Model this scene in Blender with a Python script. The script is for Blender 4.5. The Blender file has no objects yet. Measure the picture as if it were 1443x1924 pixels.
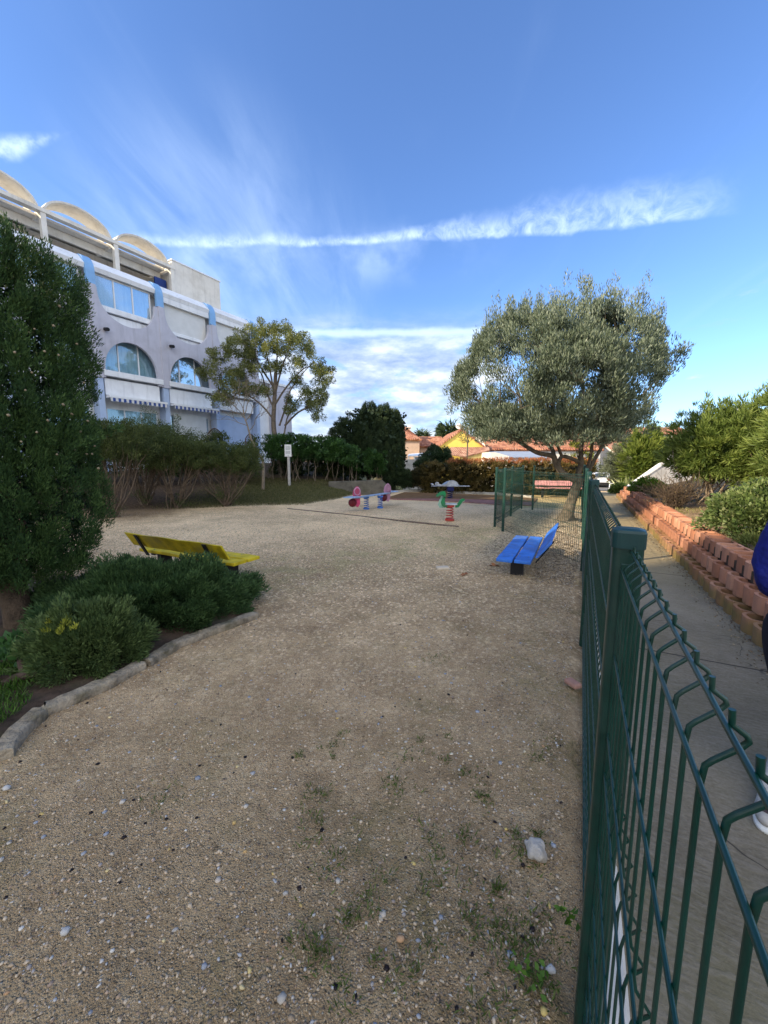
import bpy, bmesh, math, random
import numpy as np
from mathutils import Vector, Matrix, noise as mnoise

random.seed(7)
R = math.radians
scene = bpy.context.scene
col = scene.collection

# ------------------------------------------------------------------ camera
EYE = 1.5
PITCH = R(7.6)
FPX = 723.0                                   # focal length in pixels of the 1443 x 1924 photograph
cam_d = bpy.data.cameras.new('camera')
cam_d.sensor_fit = 'VERTICAL'; cam_d.sensor_height = 36; cam_d.sensor_width = 27
cam_d.lens = FPX / 1924 * 36
cam_d.clip_start = 0.02; cam_d.clip_end = 3000
cam = bpy.data.objects.new('camera', cam_d); col.objects.link(cam)
cam.location = (0, 0, EYE); cam.rotation_euler = (math.pi/2 - PITCH, 0, 0)
scene.camera = cam

# ------------------------------------------------------------------ light
SUN_AZ = (-0.933, -0.361)
SUN_EL = R(26)
SUN_STRENGTH = 5.0
SKY_STRENGTH = 0.15
scene.view_settings.view_transform = 'Standard'
scene.view_settings.look = 'None'
scene.view_settings.gamma = 1
scene.view_settings.exposure = 0.82
sun_d = bpy.data.lights.new('sun', 'SUN'); sun_d.energy = SUN_STRENGTH; sun_d.angle = R(0.53)
sun_d.color = (1.0, 0.83, 0.60)
sun = bpy.data.objects.new('sun', sun_d); col.objects.link(sun)
sv = Vector((SUN_AZ[0]*math.cos(SUN_EL), SUN_AZ[1]*math.cos(SUN_EL), math.sin(SUN_EL))).normalized()
sun.rotation_euler = sv.to_track_quat('Z', 'Y').to_euler()
sun.location = sv*60

F_ = Vector((0, math.cos(PITCH), -math.sin(PITCH))); U_ = Vector((0, math.sin(PITCH), math.cos(PITCH)))
def ray(u, v): return (F_ + (u-721.5)/FPX*Vector((1, 0, 0)) - (v-962)/FPX*U_)
def at(u, v, y):
    d = ray(u, v); k = y/d.y; return Vector((d.x*k, y, EYE+d.z*k))
def gp(u, v, z=0):
    d = ray(u, v); k = (z-EYE)/d.z; return Vector((d.x*k, d.y*k, z))

class NT:
    def __init__(s, t): s.t = t; s.n = t.nodes; s.l = t.links
    def link(s, a, b): s.l.new(a, b)
    def put(s, v, inp):
        if isinstance(v, (int, float)): inp.default_value = v
        elif isinstance(v, (tuple, list, Vector)): inp.default_value = tuple(v) if len(inp.default_value) == len(v) else tuple(v)+(1,)
        else: s.link(v, inp)
    def math(s, op, a, b=0, c=0, clamp=False):
        n = s.n.new('ShaderNodeMath'); n.operation = op; n.use_clamp = clamp
        s.put(a, n.inputs[0]); s.put(b, n.inputs[1]); s.put(c, n.inputs[2]); return n.outputs[0]
    def vmath(s, op, a, b=(0, 0, 0)):
        n = s.n.new('ShaderNodeVectorMath'); n.operation = op
        s.put(a, n.inputs[0]); s.put(b, n.inputs[1])
        return n.outputs['Value'] if op in ('DOT_PRODUCT', 'LENGTH', 'DISTANCE') else n.outputs[0]
    def sstep(s, x, a, b, lo=0, hi=1):
        n = s.n.new('ShaderNodeMapRange'); n.interpolation_type = 'SMOOTHSTEP'
        s.put(x, n.inputs[0]); s.put(a, n.inputs[1]); s.put(b, n.inputs[2]); s.put(lo, n.inputs[3]); s.put(hi, n.inputs[4]); return n.outputs[0]
    def noise(s, vec, scale, detail=4, rough=.55, dist=0, out=0):
        n = s.n.new('ShaderNodeTexNoise'); s.put(vec, n.inputs['Vector']) if vec is not None else None
        s.put(scale, n.inputs['Scale']); n.inputs['Detail'].default_value = detail; n.inputs['Roughness'].default_value = rough; n.inputs['Distortion'].default_value = dist
        return n.outputs[out]
    def voro(s, vec, scale, feature='F1', rnd=1.0):
        n = s.n.new('ShaderNodeTexVoronoi'); n.feature = feature
        if vec is not None: s.put(vec, n.inputs['Vector'])
        s.put(scale, n.inputs['Scale']); n.inputs['Randomness'].default_value = rnd; return n
    def ramp(s, f, stops, interp='LINEAR'):
        n = s.n.new('ShaderNodeValToRGB'); n.color_ramp.interpolation = interp; e = n.color_ramp.elements
        while len(e) < len(stops): e.new(0.5)
        for i, (p, c) in enumerate(stops): e[i].position = p; e[i].color = tuple(c)+(1,) if len(c) == 3 else c
        s.put(f, n.inputs[0]); return n.outputs[0]
    def mix(s, f, a, b, mode='MIX'):
        n = s.n.new('ShaderNodeMix'); n.data_type = 'RGBA'; n.blend_type = mode
        s.put(f, n.inputs[0]); s.put(a, n.inputs[6]); s.put(b, n.inputs[7]); return n.outputs[2]
    def bump(s, h, strength=.3, dist=.01, normal=None):
        n = s.n.new('ShaderNodeBump'); n.inputs['Strength'].default_value = strength; n.inputs['Distance'].default_value = dist
        s.put(h, n.inputs['Height'])
        if normal is not None: s.link(normal, n.inputs['Normal'])
        return n.outputs[0]
    def xyz(s, x, y, z):
        n = s.n.new('ShaderNodeCombineXYZ'); s.put(x, n.inputs[0]); s.put(y, n.inputs[1]); s.put(z, n.inputs[2]); return n.outputs[0]
    def sep(s, v):
        n = s.n.new('ShaderNodeSeparateXYZ'); s.put(v, n.inputs[0]); return n.outputs

# ------------------------------------------------------------------ world
world = bpy.data.worlds.new('World'); scene.world = world; world.use_nodes = True
def build_world():
    w = NT(world.node_tree); w.n.clear()
    out = w.n.new('ShaderNodeOutputWorld'); bg = w.n.new('ShaderNodeBackground'); w.link(bg.outputs[0], out.inputs[0])
    sky = w.n.new('ShaderNodeTexSky'); sky.sky_type = 'NISHITA'; sky.sun_disc = False
    sky.sun_elevation = SUN_EL; sky.sun_rotation = math.atan2(SUN_AZ[0], SUN_AZ[1])
    sky.altitude = 20; sky.air_density = 1.0; sky.dust_density = 0.6; sky.ozone_density = 3.0
    tc = w.n.new('ShaderNodeTexCoord'); d = tc.outputs['Generated']
    d = w.vmath('NORMALIZE', d)
    x, y, z = w.sep(d)
    zc = w.math('MAXIMUM', z, 0.0)
    k = w.math('DIVIDE', 1.0, w.math('ADD', zc, 0.13))
    pl = w.vmath('MULTIPLY', d, w.xyz(k, k, 0))
    def circle(p, q):
        a = ray(*p).normalized(); b = ray(*q).normalized(); n = a.cross(b).normalized()
        t = (b - a*a.dot(b)).normalized(); return n, a, t, math.atan2(b.dot(t), b.dot(a))
    def along(a, t):
        return w.math('ARCTAN2', w.vmath('DOT_PRODUCT', d, t), w.vmath('DOT_PRODUCT', d, a))
    col_ = sky.outputs[0]
    # main ragged contrail
    n, a, t, L = circle((300, 462), (1330, 412))
    if n.z < 0: n = -n
    s = along(a, t)
    jag = w.noise(d, 9, 5, .6)
    h = w.math('ADD', w.vmath('DOT_PRODUCT', d, n), w.math('MULTIPLY', w.math('SUBTRACT', jag, .5), .035))
    bow = w.math('MULTIPLY', w.math('MULTIPLY', s, w.math('SUBTRACT', L, s)), .05)
    h = w.math('ADD', h, bow)
    thick = w.math('ADD', w.sstep(s, L*.45, L*.78, .024, .078), w.math('MULTIPLY', w.math('SUBTRACT', w.noise(d, 14, 3), .5), .03))
    core = w.math('MULTIPLY', w.sstep(h, -.004, .006), w.math('SUBTRACT', 1, w.sstep(h, .004, thick)))
    ends = w.math('MULTIPLY', w.sstep(s, -.22, .06), w.math('SUBTRACT', 1, w.sstep(s, L*.93, L*1.05)))
    tt = w.vmath('DOT_PRODUCT', d, t)
    fib = w.noise(w.xyz(w.math('MULTIPLY', tt, 38), w.math('MULTIPLY', h, 26), w.math('MULTIPLY', x, 5)), 1.0, 6, .65, .6)
    m1 = w.math('MULTIPLY', w.math('MULTIPLY', core, ends), w.sstep(fib, .25, .8, .06, .85), clamp=True)
    # faint second veil under it
    v1 = w.math('MULTIPLY', w.math('MULTIPLY', w.sstep(h, -.1, -.01), w.math('SUBTRACT', 1, w.sstep(h, -.01, .05))), ends)
    v1 = w.math('MULTIPLY', w.math('MULTIPLY', v1, w.math('SUBTRACT', 1, w.sstep(s, L*.3, L*.75))), w.sstep(w.noise(d, 7, 5), .4, .75, 0, .5))
    # thin low contrail
    n2, a2, t2, L2 = circle((560, 628), (960, 622))
    if n2.z < 0: n2 = -n2
    s2 = along(a2, t2); h2 = w.math('ADD', w.vmath('DOT_PRODUCT', d, n2), w.math('MULTIPLY', w.math('SUBTRACT', w.noise(d, 12, 4), .5), .02))
    m2 = w.math('MULTIPLY', w.math('SUBTRACT', 1, w.sstep(w.math('ABSOLUTE', h2), .001, .013)), w.math('MULTIPLY', w.sstep(s2, -.25, .05), w.math('SUBTRACT', 1, w.sstep(s2, L2*.9, L2*1.4))))
    m2 = w.math('MULTIPLY', m2, .6)
    # high cirrus streaks
    st = w.vmath('MULTIPLY', pl, (2.6, .55, 1))
    cir = w.sstep(w.noise(st, 1.5, 6, .55, .8), .5, .95, 0, .12)
    cir = w.math('MULTIPLY', cir, w.sstep(w.noise(pl, .55, 2), .35, .62, .25, 1))
    # bright cirrus glow beside the building
    gdir = ray(430, 560).normalized()
    glow = w.math('MULTIPLY', w.sstep(w.vmath('DOT_PRODUCT', d, gdir), .93, .998), w.sstep(w.noise(st, 2.2, 6, .6, .5), .3, .8, .04, .30))
    # little cloud upper left
    ldir = ray(20, 278).normalized(); tl = (ray(80, 262).normalized()-ldir).normalized()
    dd = w.vmath('SUBTRACT', d, ldir)
    al = w.vmath('DOT_PRODUCT', dd, tl); dist = w.vmath('LENGTH', dd)
    ac = w.math('SQRT', w.math('MAXIMUM', w.math('SUBTRACT', w.math('MULTIPLY', dist, dist), w.math('MULTIPLY', al, al)), 0))
    m3 = w.math('MULTIPLY', w.math('SUBTRACT', 1, w.sstep(w.math('ADD', w.math('MULTIPLY', ac, 5.5), w.math('ABSOLUTE', al)), .02, .11)), w.sstep(w.noise(d, 22, 5, .6), .3, .65, 0, .8))
    # low cumulus banks near the horizon
    cn = w.noise(w.vmath('MULTIPLY', d, (5.2, 5.2, 17)), 1.0, 7, .58, .35)
    azm = w.math('DIVIDE', x, w.math('MAXIMUM', y, .05))
    amask = w.math('MULTIPLY', w.sstep(azm, -.55, -.2), w.math('SUBTRACT', 1, w.sstep(azm, .18, .42)))
    amask = w.math('ADD', w.math('MULTIPLY', amask, .24), -.06)
    # unseen bright cloud added behind the camera to lift the fill light
    behind = w.sstep(y, .1, -.4, 0, .24)
    cov = w.math('ADD', w.math('ADD', cn, amask), behind)
    emask = w.math('SUBTRACT', 1, w.sstep(z, .23, .36))
    emask = w.math('MAXIMUM', emask, w.sstep(y, .1, -.4))
    cum = w.math('MULTIPLY', w.sstep(cov, .5, .68, 0, .85), emask)
    cumcol = w.ramp(w.noise(w.vmath('MULTIPLY', d, (9, 9, 26)), 1.0, 5, .6), [(.34, (1.55, 2.1, 3.2)), (.5, (2.7, 3.2, 4.1)), (.66, (4.8, 5.0, 5.3))])
    white = (3.9, 4.9, 6.5)
    cumcol = w.mix(w.sstep(y, .05, -.45), cumcol, (8.0, 8.0, 8.0))  # the added cloud behind the camera is brightened as fill
    haze = w.math('SUBTRACT', 1, w.sstep(z, -.02, .16)); haze = w.math('MULTIPLY', haze, .18)
    c = w.mix(1, col_, (.76, .91, 1.16), 'MULTIPLY')
    c = w.mix(haze, c, (4.2, 5.0, 6.4))
    c = w.mix(cir, c, white); c = w.mix(glow, c, white); c = w.mix(cum, c, cumcol)
    c = w.mix(v1, c, white); c = w.mix(m2, c, white); c = w.mix(m3, c, white); c = w.mix(m1, c, white)
    w.link(c, bg.inputs[0]); bg.inputs[1].default_value = SKY_STRENGTH
build_world()

# ------------------------------------------------------------------ object helpers
def tag(o, label=None, cat=None, group=None, kind=None):
    if label: o['label'] = label
    if cat: o['category'] = cat
    if group: o['group'] = group
    if kind: o['kind'] = kind
    return o
def empty(name, loc, label, cat, group=None):
    o = bpy.data.objects.new(name, None); col.objects.link(o); o.location = loc; o.empty_display_size = .1
    return tag(o, label, cat, group)
def link_mesh(name, me, m=None, parent=None):
    o = bpy.data.objects.new(name, me); col.objects.link(o)
    if m is not None: me.materials.append(m)
    if parent is not None:
        o.parent = parent
        o.location = -world_loc(parent)
    return o
def world_loc(o):
    v = Vector((0, 0, 0))
    while o is not None: v = v + o.location; o = o.parent
    return v
class MB:
    """collects geometry in world coordinates and links it as one mesh"""
    def __init__(s): s.v = []; s.f = []; s.sm = []
    def add(s, vs, fs, smooth=False):
        b = len(s.v); s.v += [tuple(p) for p in vs]; s.f += [tuple(i+b for i in f) for f in fs]; s.sm += [smooth]*len(fs); return s
    def hexa(s, p):
        return s.add(p, [(0, 3, 2, 1), (4, 5, 6, 7), (0, 1, 5, 4), (1, 2, 6, 5), (2, 3, 7, 6), (3, 0, 4, 7)])
    def box(s, x0, x1, y0, y1, z0, z1, M=None):
        p = [Vector(q) for q in ((x0, y0, z0), (x1, y0, z0), (x1, y1, z0), (x0, y1, z0), (x0, y0, z1), (x1, y0, z1), (x1, y1, z1), (x0, y1, z1))]
        if M is not None: p = [M @ q for q in p]
        return s.hexa(p)
    def prism(s, poly, fn, a, b):
        """poly: 2d points, fn(px,py,depth)->Vector"""
        n = len(poly); vs = [fn(x, y, a) for x, y in poly] + [fn(x, y, b) for x, y in poly]
        fs = [tuple(range(n))[::-1], tuple(range(n, 2*n))] + [(i, (i+1) % n, (i+1) % n+n, i+n) for i in range(n)]
        return s.add(vs, fs)
    def tube(s, pts, r, n=8, caps=True, closed=False, smooth=True):
        pts = [Vector(p) for p in pts]; m = len(pts)
        rs = r if isinstance(r, (list, tuple)) else [r]*m
        vs = []; up = Vector((0, 0, 1))
        t0 = (pts[1]-pts[0]).normalized()
        side = t0.orthogonal().normalized()
        for i, p in enumerate(pts):
            if closed: t = (pts[(i+1) % m]-pts[i-1]).normalized()
            else: t = (pts[min(i+1, m-1)]-pts[max(i-1, 0)]).normalized()
            side = (side - t*side.dot(t))
            side = side.normalized() if side.length > 1e-6 else t.orthogonal().normalized()
            bi = t.cross(side)
            for k in range(n):
                a = 2*math.pi*k/n; vs.append(p + (side*math.cos(a)+bi*math.sin(a))*rs[i])
        fs = [(i*n+k, i*n+(k+1) % n, (i+1)*n+(k+1) % n, (i+1)*n+k) for i in range(m-1) for k in range(n)]
        if closed: fs += [((m-1)*n+k, (m-1)*n+(k+1) % n, (k+1) % n, k) for k in range(n)]
        s.add(vs, fs, smooth)
        if caps and not closed: s.add(vs[:n], [tuple(range(n))[::-1]]); s.add(vs[-n:], [tuple(range(n))])
        return s
    def blob(s, c, rad, sub=2, amp=.15, freq=2.0, seed=0, flat=1.0, M=None):
        bm = bmesh.new(); bmesh.ops.create_icosphere(bm, subdivisions=sub, radius=1)
        if not isinstance(rad, (tuple, list)): rad = (rad, rad, rad)
        vs = []
        for v in bm.verts:
            q = v.co.copy(); k = 1+amp*mnoise.noise(q*freq+Vector((seed*3.1, seed*1.7, seed)))*2
            q = Vector((q.x*rad[0]*k, q.y*rad[1]*k, q.z*rad[2]*k))
            if M is not None: q = M @ q
            vs.append(Vector(c)+q)
        s.add(vs, [tuple(v.index for v in f.verts) for f in bm.faces], True); bm.free(); return s
    def build(s, name, m=None, parent=None, bevel=0, seg=1):
        me = bpy.data.meshes.new(name); me.from_pydata(s.v, [], s.f); me.update()
        me.polygons.foreach_set('use_smooth', s.sm)
        o = link_mesh(name, me, m, parent)
        if bevel:
            b = o.modifiers.new('bevel', 'BEVEL'); b.width = bevel; b.segments = seg; b.limit_method = 'ANGLE'; b.angle_limit = R(40)
        return o

def mat(name, color, rough=.8, var=.12, scale=6., bump=.2, bdist=.005, spec=.3, metal=0, dirt=None, dirt_amt=.0, coord='Object', bscale=None, streak=0):
    m = bpy.data.materials.new(name); m.use_nodes = True; w = NT(m.node_tree); b = w.n['Principled BSDF']
    tc = w.n.new('ShaderNodeTexCoord'); v = tc.outputs[coord]
    nz = w.noise(v, scale, 6, .6)
    lo = [max(0, c*(1-var*1.6)) for c in color]; hi = [min(1, c*(1+var)) for c in color]
    c = w.ramp(nz, [(.3, lo), (.5, color), (.7, hi)])
    if streak:
        sx, sy, sz = w.sep(v); sn = w.noise(w.xyz(w.math('MULTIPLY', sx, 5), w.math('MULTIPLY', sy, 5), w.math('MULTIPLY', sz, .35)), 1, 6, .65)
        c = w.mix(w.math('MULTIPLY', w.sstep(sn, .5, .72), streak), c, [q*.62 for q in color])
    if dirt:
        c = w.mix(w.math('MULTIPLY', w.sstep(w.noise(v, scale*.35, 6, .65), .45, .7), dirt_amt), c, dirt)
    w.link(c, b.inputs['Base Color']); b.inputs['Roughness'].default_value = rough; b.inputs['Metallic'].default_value = metal
    b.inputs['Specular IOR Level'].default_value = spec
    if bump: w.link(w.bump(w.noise(v, bscale or scale*6, 4), bump, bdist), b.inputs['Normal'])
    return m

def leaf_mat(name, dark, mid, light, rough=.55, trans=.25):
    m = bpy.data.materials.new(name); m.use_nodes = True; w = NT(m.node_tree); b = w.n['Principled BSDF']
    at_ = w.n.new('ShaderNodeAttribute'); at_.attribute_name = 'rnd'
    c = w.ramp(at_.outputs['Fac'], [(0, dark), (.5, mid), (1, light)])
    w.link(c, b.inputs['Base Color']); b.inputs['Roughness'].default_value = rough; b.inputs['Specular IOR Level'].default_value = .3
    tr = w.n.new('ShaderNodeBsdfTranslucent'); w.link(w.mix(1, c, (1.1, 1.15, .55), 'MULTIPLY'), tr.inputs[0])
    mx = w.n.new('ShaderNodeMixShader'); mx.inputs[0].default_value = trans
    w.link(b.outputs[0], mx.inputs[1]); w.link(tr.outputs[0], mx.inputs[2]); w.link(mx.outputs[0], w.n['Material Output'].inputs[0])
    return m

rng = np.random.default_rng(11)
def unit(a): return a/np.maximum(np.linalg.norm(a, axis=1, keepdims=True), 1e-9)
def leaves(name, P, Dr, L, W, rnd, m, parent=None, bend=.15):
    """one rhombic, slightly folded leaf per row"""
    n = len(P); Dr = unit(Dr); S = unit(np.cross(Dr, rng.normal(size=(n, 3)))); Nn = np.cross(Dr, S)
    L = np.broadcast_to(L, (n,))[:, None]; W = np.broadcast_to(W, (n,))[:, None]
    v = np.empty((n, 4, 3))
    v[:, 0] = P; v[:, 1] = P+Dr*L*.45+S*W*.5+Nn*L*bend; v[:, 2] = P+Dr*L; v[:, 3] = P+Dr*L*.45-S*W*.5+Nn*L*bend
    me = bpy.data.meshes.new(name)
    me.vertices.add(4*n); me.vertices.foreach_set('co', v.reshape(-1))
    me.loops.add(4*n); me.loops.foreach_set('vertex_index', np.arange(4*n, dtype=np.int32))
    me.polygons.add(n); me.polygons.foreach_set('loop_start', np.arange(0, 4*n, 4, dtype=np.int32))
    try: me.polygons.foreach_set('loop_total', np.full(n, 4, dtype=np.int32))
    except Exception: pass
    a = me.attributes.new('rnd', 'FLOAT', 'POINT'); a.data.foreach_set('value', np.repeat(np.clip(rnd, 0, 1), 4).astype(np.float32))
    me.update(); me.validate()
    return link_mesh(name, me, m, parent)
def clumps(C, rad, out, per, L, W, up=.4, k_out=.8, spread=.6, hue=.5, flat=1.0):
    """leaf rows around clump centres C (n,3), radius rad, outward direction out"""
    n = len(C); idx = np.repeat(np.arange(n), per); N = len(idx)
    u = unit(rng.normal(size=(N, 3))); r = rng.random(N)**.4
    rad = np.broadcast_to(rad, (n,))
    P = C[idx]+u*(r*rad[idx])[:, None]*np.array([1, 1, flat])
    D = u*spread+out[idx]*k_out+np.array([0, 0, up])+rng.normal(size=(N, 3))*.25
    Ls = L*(.6+.8*rng.random(N)); Ws = W*(.7+.6*rng.random(N))
    ch = rng.random(n)
    rn = hue*ch[idx]+(1-hue)*rng.random(N)
    return P, D, Ls, Ws, rn
def cat(*a): return [np.concatenate(q) for q in zip(*a)]
def shell(n, c, rad, lo=.7, zmin=-1, lump=.0):
    """points near an ellipsoid's surface with outward directions"""
    u = unit(rng.normal(size=(n*3, 3))); u = u[u[:, 2] > zmin][:n]
    k = lo+(1-lo)*rng.random(len(u))**.6
    if lump:
        k = k*np.array([1+lump*mnoise.noise(Vector(q)*2.3+Vector(c)) for q in u])
    return np.array(c)+u*np.array(rad)*k[:, None], u
def arr(pts): return np.array([tuple(p) for p in pts])

# ------------------------------------------------------------------ frames of reference
FA = R(27); FD = Vector((math.sin(FA), math.cos(FA), 0)); FM = Vector((FD.y, -FD.x, 0))   # along / across the long fence
def fw(t, w, z=0): return FD*t+FM*w+Vector((0, 0, z))
BA = R(30); BO = Vector((-11.05, 19, 0)); BT = Vector((math.sin(BA), math.cos(BA), 0)); BN = Vector((BT.y, -BT.x, 0))
def bw(t, s, z): return BO+BT*t+BN*s+Vector((0, 0, z))

def smooth(x, a, b):
    t = np.clip((x-a)/(b-a), 0, 1); return t*t*(3-2*t)
EDGE_X = [-60, -30, -12, -7.35, -4.7, -2.7, -1.8, -1.0]
EDGE_Y = [-10, 2, 8.6, 10.9, 12.3, 12.7, 14.6, 17.5]
def ground_z(x, y):
    x = np.asarray(x, float); y = np.asarray(y, float)
    e = np.interp(x, EDGE_X, EDGE_Y)
    bank = np.minimum(1.35, .11*np.maximum(0, y-e))*(1-smooth(x, -1.55, -.6))
    t = x*FD.x+y*FD.y; w = x*FM.x+y*FM.y
    fall = -1.15*smooth(y, 17.5, 36)*smooth(x, -4, 1)
    bed = (.42+.19*np.maximum(0, w-1.8)*np.clip((w-1.8)/2, .2, 1)+.0*t)*smooth(w, 1.72, 1.86)*(1-smooth(t, 18.6, 19.2))
    bed = np.minimum(bed, 1.35)
    return bank+fall+bed
def gz(x, y): return float(ground_z(x, y))

# ------------------------------------------------------------------ setting
def grid_mesh(name, xs, ys, zf, m, keep=None):
    X, Y = np.meshgrid(xs, ys); Z = zf(X, Y)
    nx, ny = len(xs), len(ys); V = np.stack([X, Y, Z], -1).reshape(-1, 3)
    i = np.arange((nx-1)*(ny-1)); a = (i//(nx-1))*nx+i % (nx-1)
    Fc = np.stack([a, a+1, a+nx+1, a+nx], -1)
    if keep is not None:
        c = V[Fc].mean(1); Fc = Fc[keep(c[:, 0], c[:, 1])]
    me = bpy.data.meshes.new(name); me.from_pydata(V.tolist(), [], Fc.tolist()); me.update()
    me.polygons.foreach_set('use_smooth', [True]*len(me.polygons))
    return link_mesh(name, me, m)

def ground_material():
    m = bpy.data.materials.new('gravelly_ground'); m.use_nodes = True; w = NT(m.node_tree); b = w.n['Principled BSDF']
    g = w.n.new('ShaderNodeNewGeometry'); P = g.outputs['Position']; x, y, z = w.sep(P)
    big = w.noise(P, .45, 5, .6); mid = w.noise(P, 2.2, 6, .65); fine = w.noise(P, 30, 4, .6); f2 = w.noise(P, 160, 3, .7)
    v1 = w.voro(P, 95); v2 = w.voro(w.vmath('ADD', P, (3.3, 1.2, .4)), 210); v3 = w.voro(P, 38)
    # pebbles: grey, cream, rust, dark
    peb = w.ramp(w.sep(v1.outputs['Color'])[0], [(0, (.13, .09, .06)), (.22, (.29, .22, .15)), (.5, (.46, .375, .27)), (.72, (.60, .52, .40)), (.86, (.38, .25, .15)), (.95, (.36, .38, .40)), (1, (.68, .64, .57))], 'LINEAR')
    peb2 = w.ramp(w.sep(v2.outputs['Color'])[1], [(0, (.15, .11, .075)), (.4, (.36, .275, .19)), (.8, (.54, .44, .32)), (1, (.74, .66, .54))])
    soil = w.ramp(w.math('ADD', w.math('MULTIPLY', mid, .6), w.math('MULTIPLY', big, .4)), [(.34, (.17, .12, .078)), (.5, (.31, .235, .155)), (.66, (.48, .38, .26))])
    c = w.mix(w.math('MULTIPLY', w.math('SUBTRACT', 1, w.sstep(v2.outputs['Distance'], .25, .5)), w.sstep(w.math('ADD', mid, w.math('MULTIPLY', fine, .5)), .5, .85, .35, 1)), soil, peb2)
    pm = w.math('MULTIPLY', w.math('SUBTRACT', 1, w.sstep(v1.outputs['Distance'], .003, .0068)), w.sstep(w.sep(v1.outputs['Color'])[2], .25, .4))
    c = w.mix(w.math('MULTIPLY', w.math('SUBTRACT', 1, w.sstep(v1.outputs['Distance'], .2, .42)), w.sstep(w.sep(v1.outputs['Color'])[2], .25, .45)), c, peb)
    # soil colour shows between the pebbles
    # coarse straw-coloured speckle and clotted patches that still read at a distance
    v4 = w.voro(w.vmath('ADD', P, (7.1, 2.2, .9)), 30); v5 = w.voro(P, 11)
    sp4 = w.ramp(w.sep(v4.outputs['Color'])[1], [(0, (.10, .07, .045)), (.3, (.32, .25, .17)), (.65, (.58, .49, .36)), (.85, (.74, .65, .50)), (1, (.88, .79, .64))])
    c = w.mix(w.math('MULTIPLY', w.sstep(y, 1.6, 5, .15, .7), w.math('SUBTRACT', 1, w.sstep(v4.outputs['Distance'], .3, .6))), c, sp4)
    c = w.mix(w.math('MULTIPLY', w.sstep(w.noise(P, 3.4, 7, .75), .5, .7), .45), c, (.15, .105, .065))
    # greenish film near the fence and in drifts
    t = w.vmath('DOT_PRODUCT', P, tuple(FD)); fwv = w.vmath('DOT_PRODUCT', P, tuple(FM))
    moss = w.math('MULTIPLY', w.sstep(w.noise(P, 1.3, 6, .7), .47, .66), w.sstep(fine, .35, .6, .3, 1))
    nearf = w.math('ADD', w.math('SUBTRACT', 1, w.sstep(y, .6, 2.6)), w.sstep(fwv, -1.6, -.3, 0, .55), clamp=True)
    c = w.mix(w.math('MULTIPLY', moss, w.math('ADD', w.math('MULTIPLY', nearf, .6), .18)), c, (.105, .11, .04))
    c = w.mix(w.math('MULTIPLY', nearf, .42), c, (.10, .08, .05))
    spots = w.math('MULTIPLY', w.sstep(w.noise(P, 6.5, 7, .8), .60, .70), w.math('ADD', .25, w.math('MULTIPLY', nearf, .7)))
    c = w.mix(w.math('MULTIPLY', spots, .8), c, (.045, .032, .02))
    # paler trodden middle
    pale = w.math('MULTIPLY', w.sstep(y, 4.2, 8), w.sstep(big, .35, .6, .35, 1))
    c = w.mix(w.math('MULTIPLY', pale, .45), c, (.72, .61, .45))
    # green drift across the middle
    dr = w.math('MULTIPLY', w.math('SUBTRACT', 1, w.sstep(w.math('ABSOLUTE', w.math('SUBTRACT', y, w.math('ADD', 6.2, w.math('MULTIPLY', x, .8)))), .3, 1.6)), w.sstep(mid, .42, .62, 0, .42))
    c = w.mix(dr, c, (.16, .18, .07))
    # wood chips round the enclosure are greyer and coarser
    chips = w.math('MULTIPLY', w.sstep(w.math('ADD', fwv, w.math('MULTIPLY', mid, .5)), -1.35, -1.0), w.sstep(t, 5.2, 6.5)); chips = w.math('MULTIPLY', chips, w.math('SUBTRACT', 1, w.sstep(t, 12.2, 12.8)))
    chipc = w.ramp(w.sep(v3.outputs['Color'])[0], [(0, (.07, .06, .045)), (.45, (.26, .235, .19)), (1, (.52, .49, .42))])
    c = w.mix(w.math('MULTIPLY', chips, .8), c, chipc)
    # bank: grass right of x=-6.4, leaf litter left of it
    e = w.sstep(z, .015, .09)
    e = w.math('MULTIPLY', e, w.math('SUBTRACT', 1, w.sstep(x, -.9, -.5)))
    grassc = w.ramp(w.noise(P, 9, 6, .7), [(.3, (.075, .07, .03)), (.5, (.13, .125, .05)), (.7, (.22, .19, .09))])
    litter = w.ramp(w.noise(P, 12, 6, .7), [(.3, (.05, .035, .025)), (.55, (.12, .08, .05)), (.75, (.20, .14, .09))])
    edge = w.math('ADD', x, w.math('MULTIPLY', w.math('SUBTRACT', mid, .5), 2.5))
    bankc = w.mix(w.sstep(edge, -6.6, -5.4), litter, grassc)
    bankc = w.mix(w.math('MULTIPLY', w.sstep(y, 16.6, 17.4), .8), bankc, litter)
    c = w.mix(e, c, bankc)
    # litter skirt in front of the shrubs
    sk = w.math('MULTIPLY', w.math('SUBTRACT', 1, w.sstep(w.math('ADD', x, w.math('MULTIPLY', mid, 1.5)), -6.2, -4.4)), w.sstep(w.math('SUBTRACT', y, w.math('MULTIPLY', x, .3)), 11.1, 12.6))
    c = w.mix(w.math('MULTIPLY', sk, .75), c, litter)
    # far fields and the bed on the right
    bedm = w.math('MULTIPLY', w.sstep(fwv, 1.6, 1.75), w.sstep(t, -4, -2))
    bedc = w.ramp(w.noise(P, 5, 7, .7), [(.28, (.10, .075, .04)), (.45, (.23, .16, .10)), (.6, (.34, .25, .16)), (.75, (.20, .20, .08))])
    c = w.mix(bedm, c, bedc)
    far = w.sstep(y, 19.6, 20.5); c = w.mix(w.math('MULTIPLY', far, w.sstep(x, -3, 0)), c, (.12, .13, .06))
    dry = w.math('MULTIPLY', w.math('MULTIPLY', w.sstep(x, 3.9, 4.6), w.sstep(w.math('ADD', y, w.math('MULTIPLY', mid, 1.0)), 12.4, 13.0)), w.math('SUBTRACT', 1, w.sstep(fwv, .0, .1)))
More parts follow.
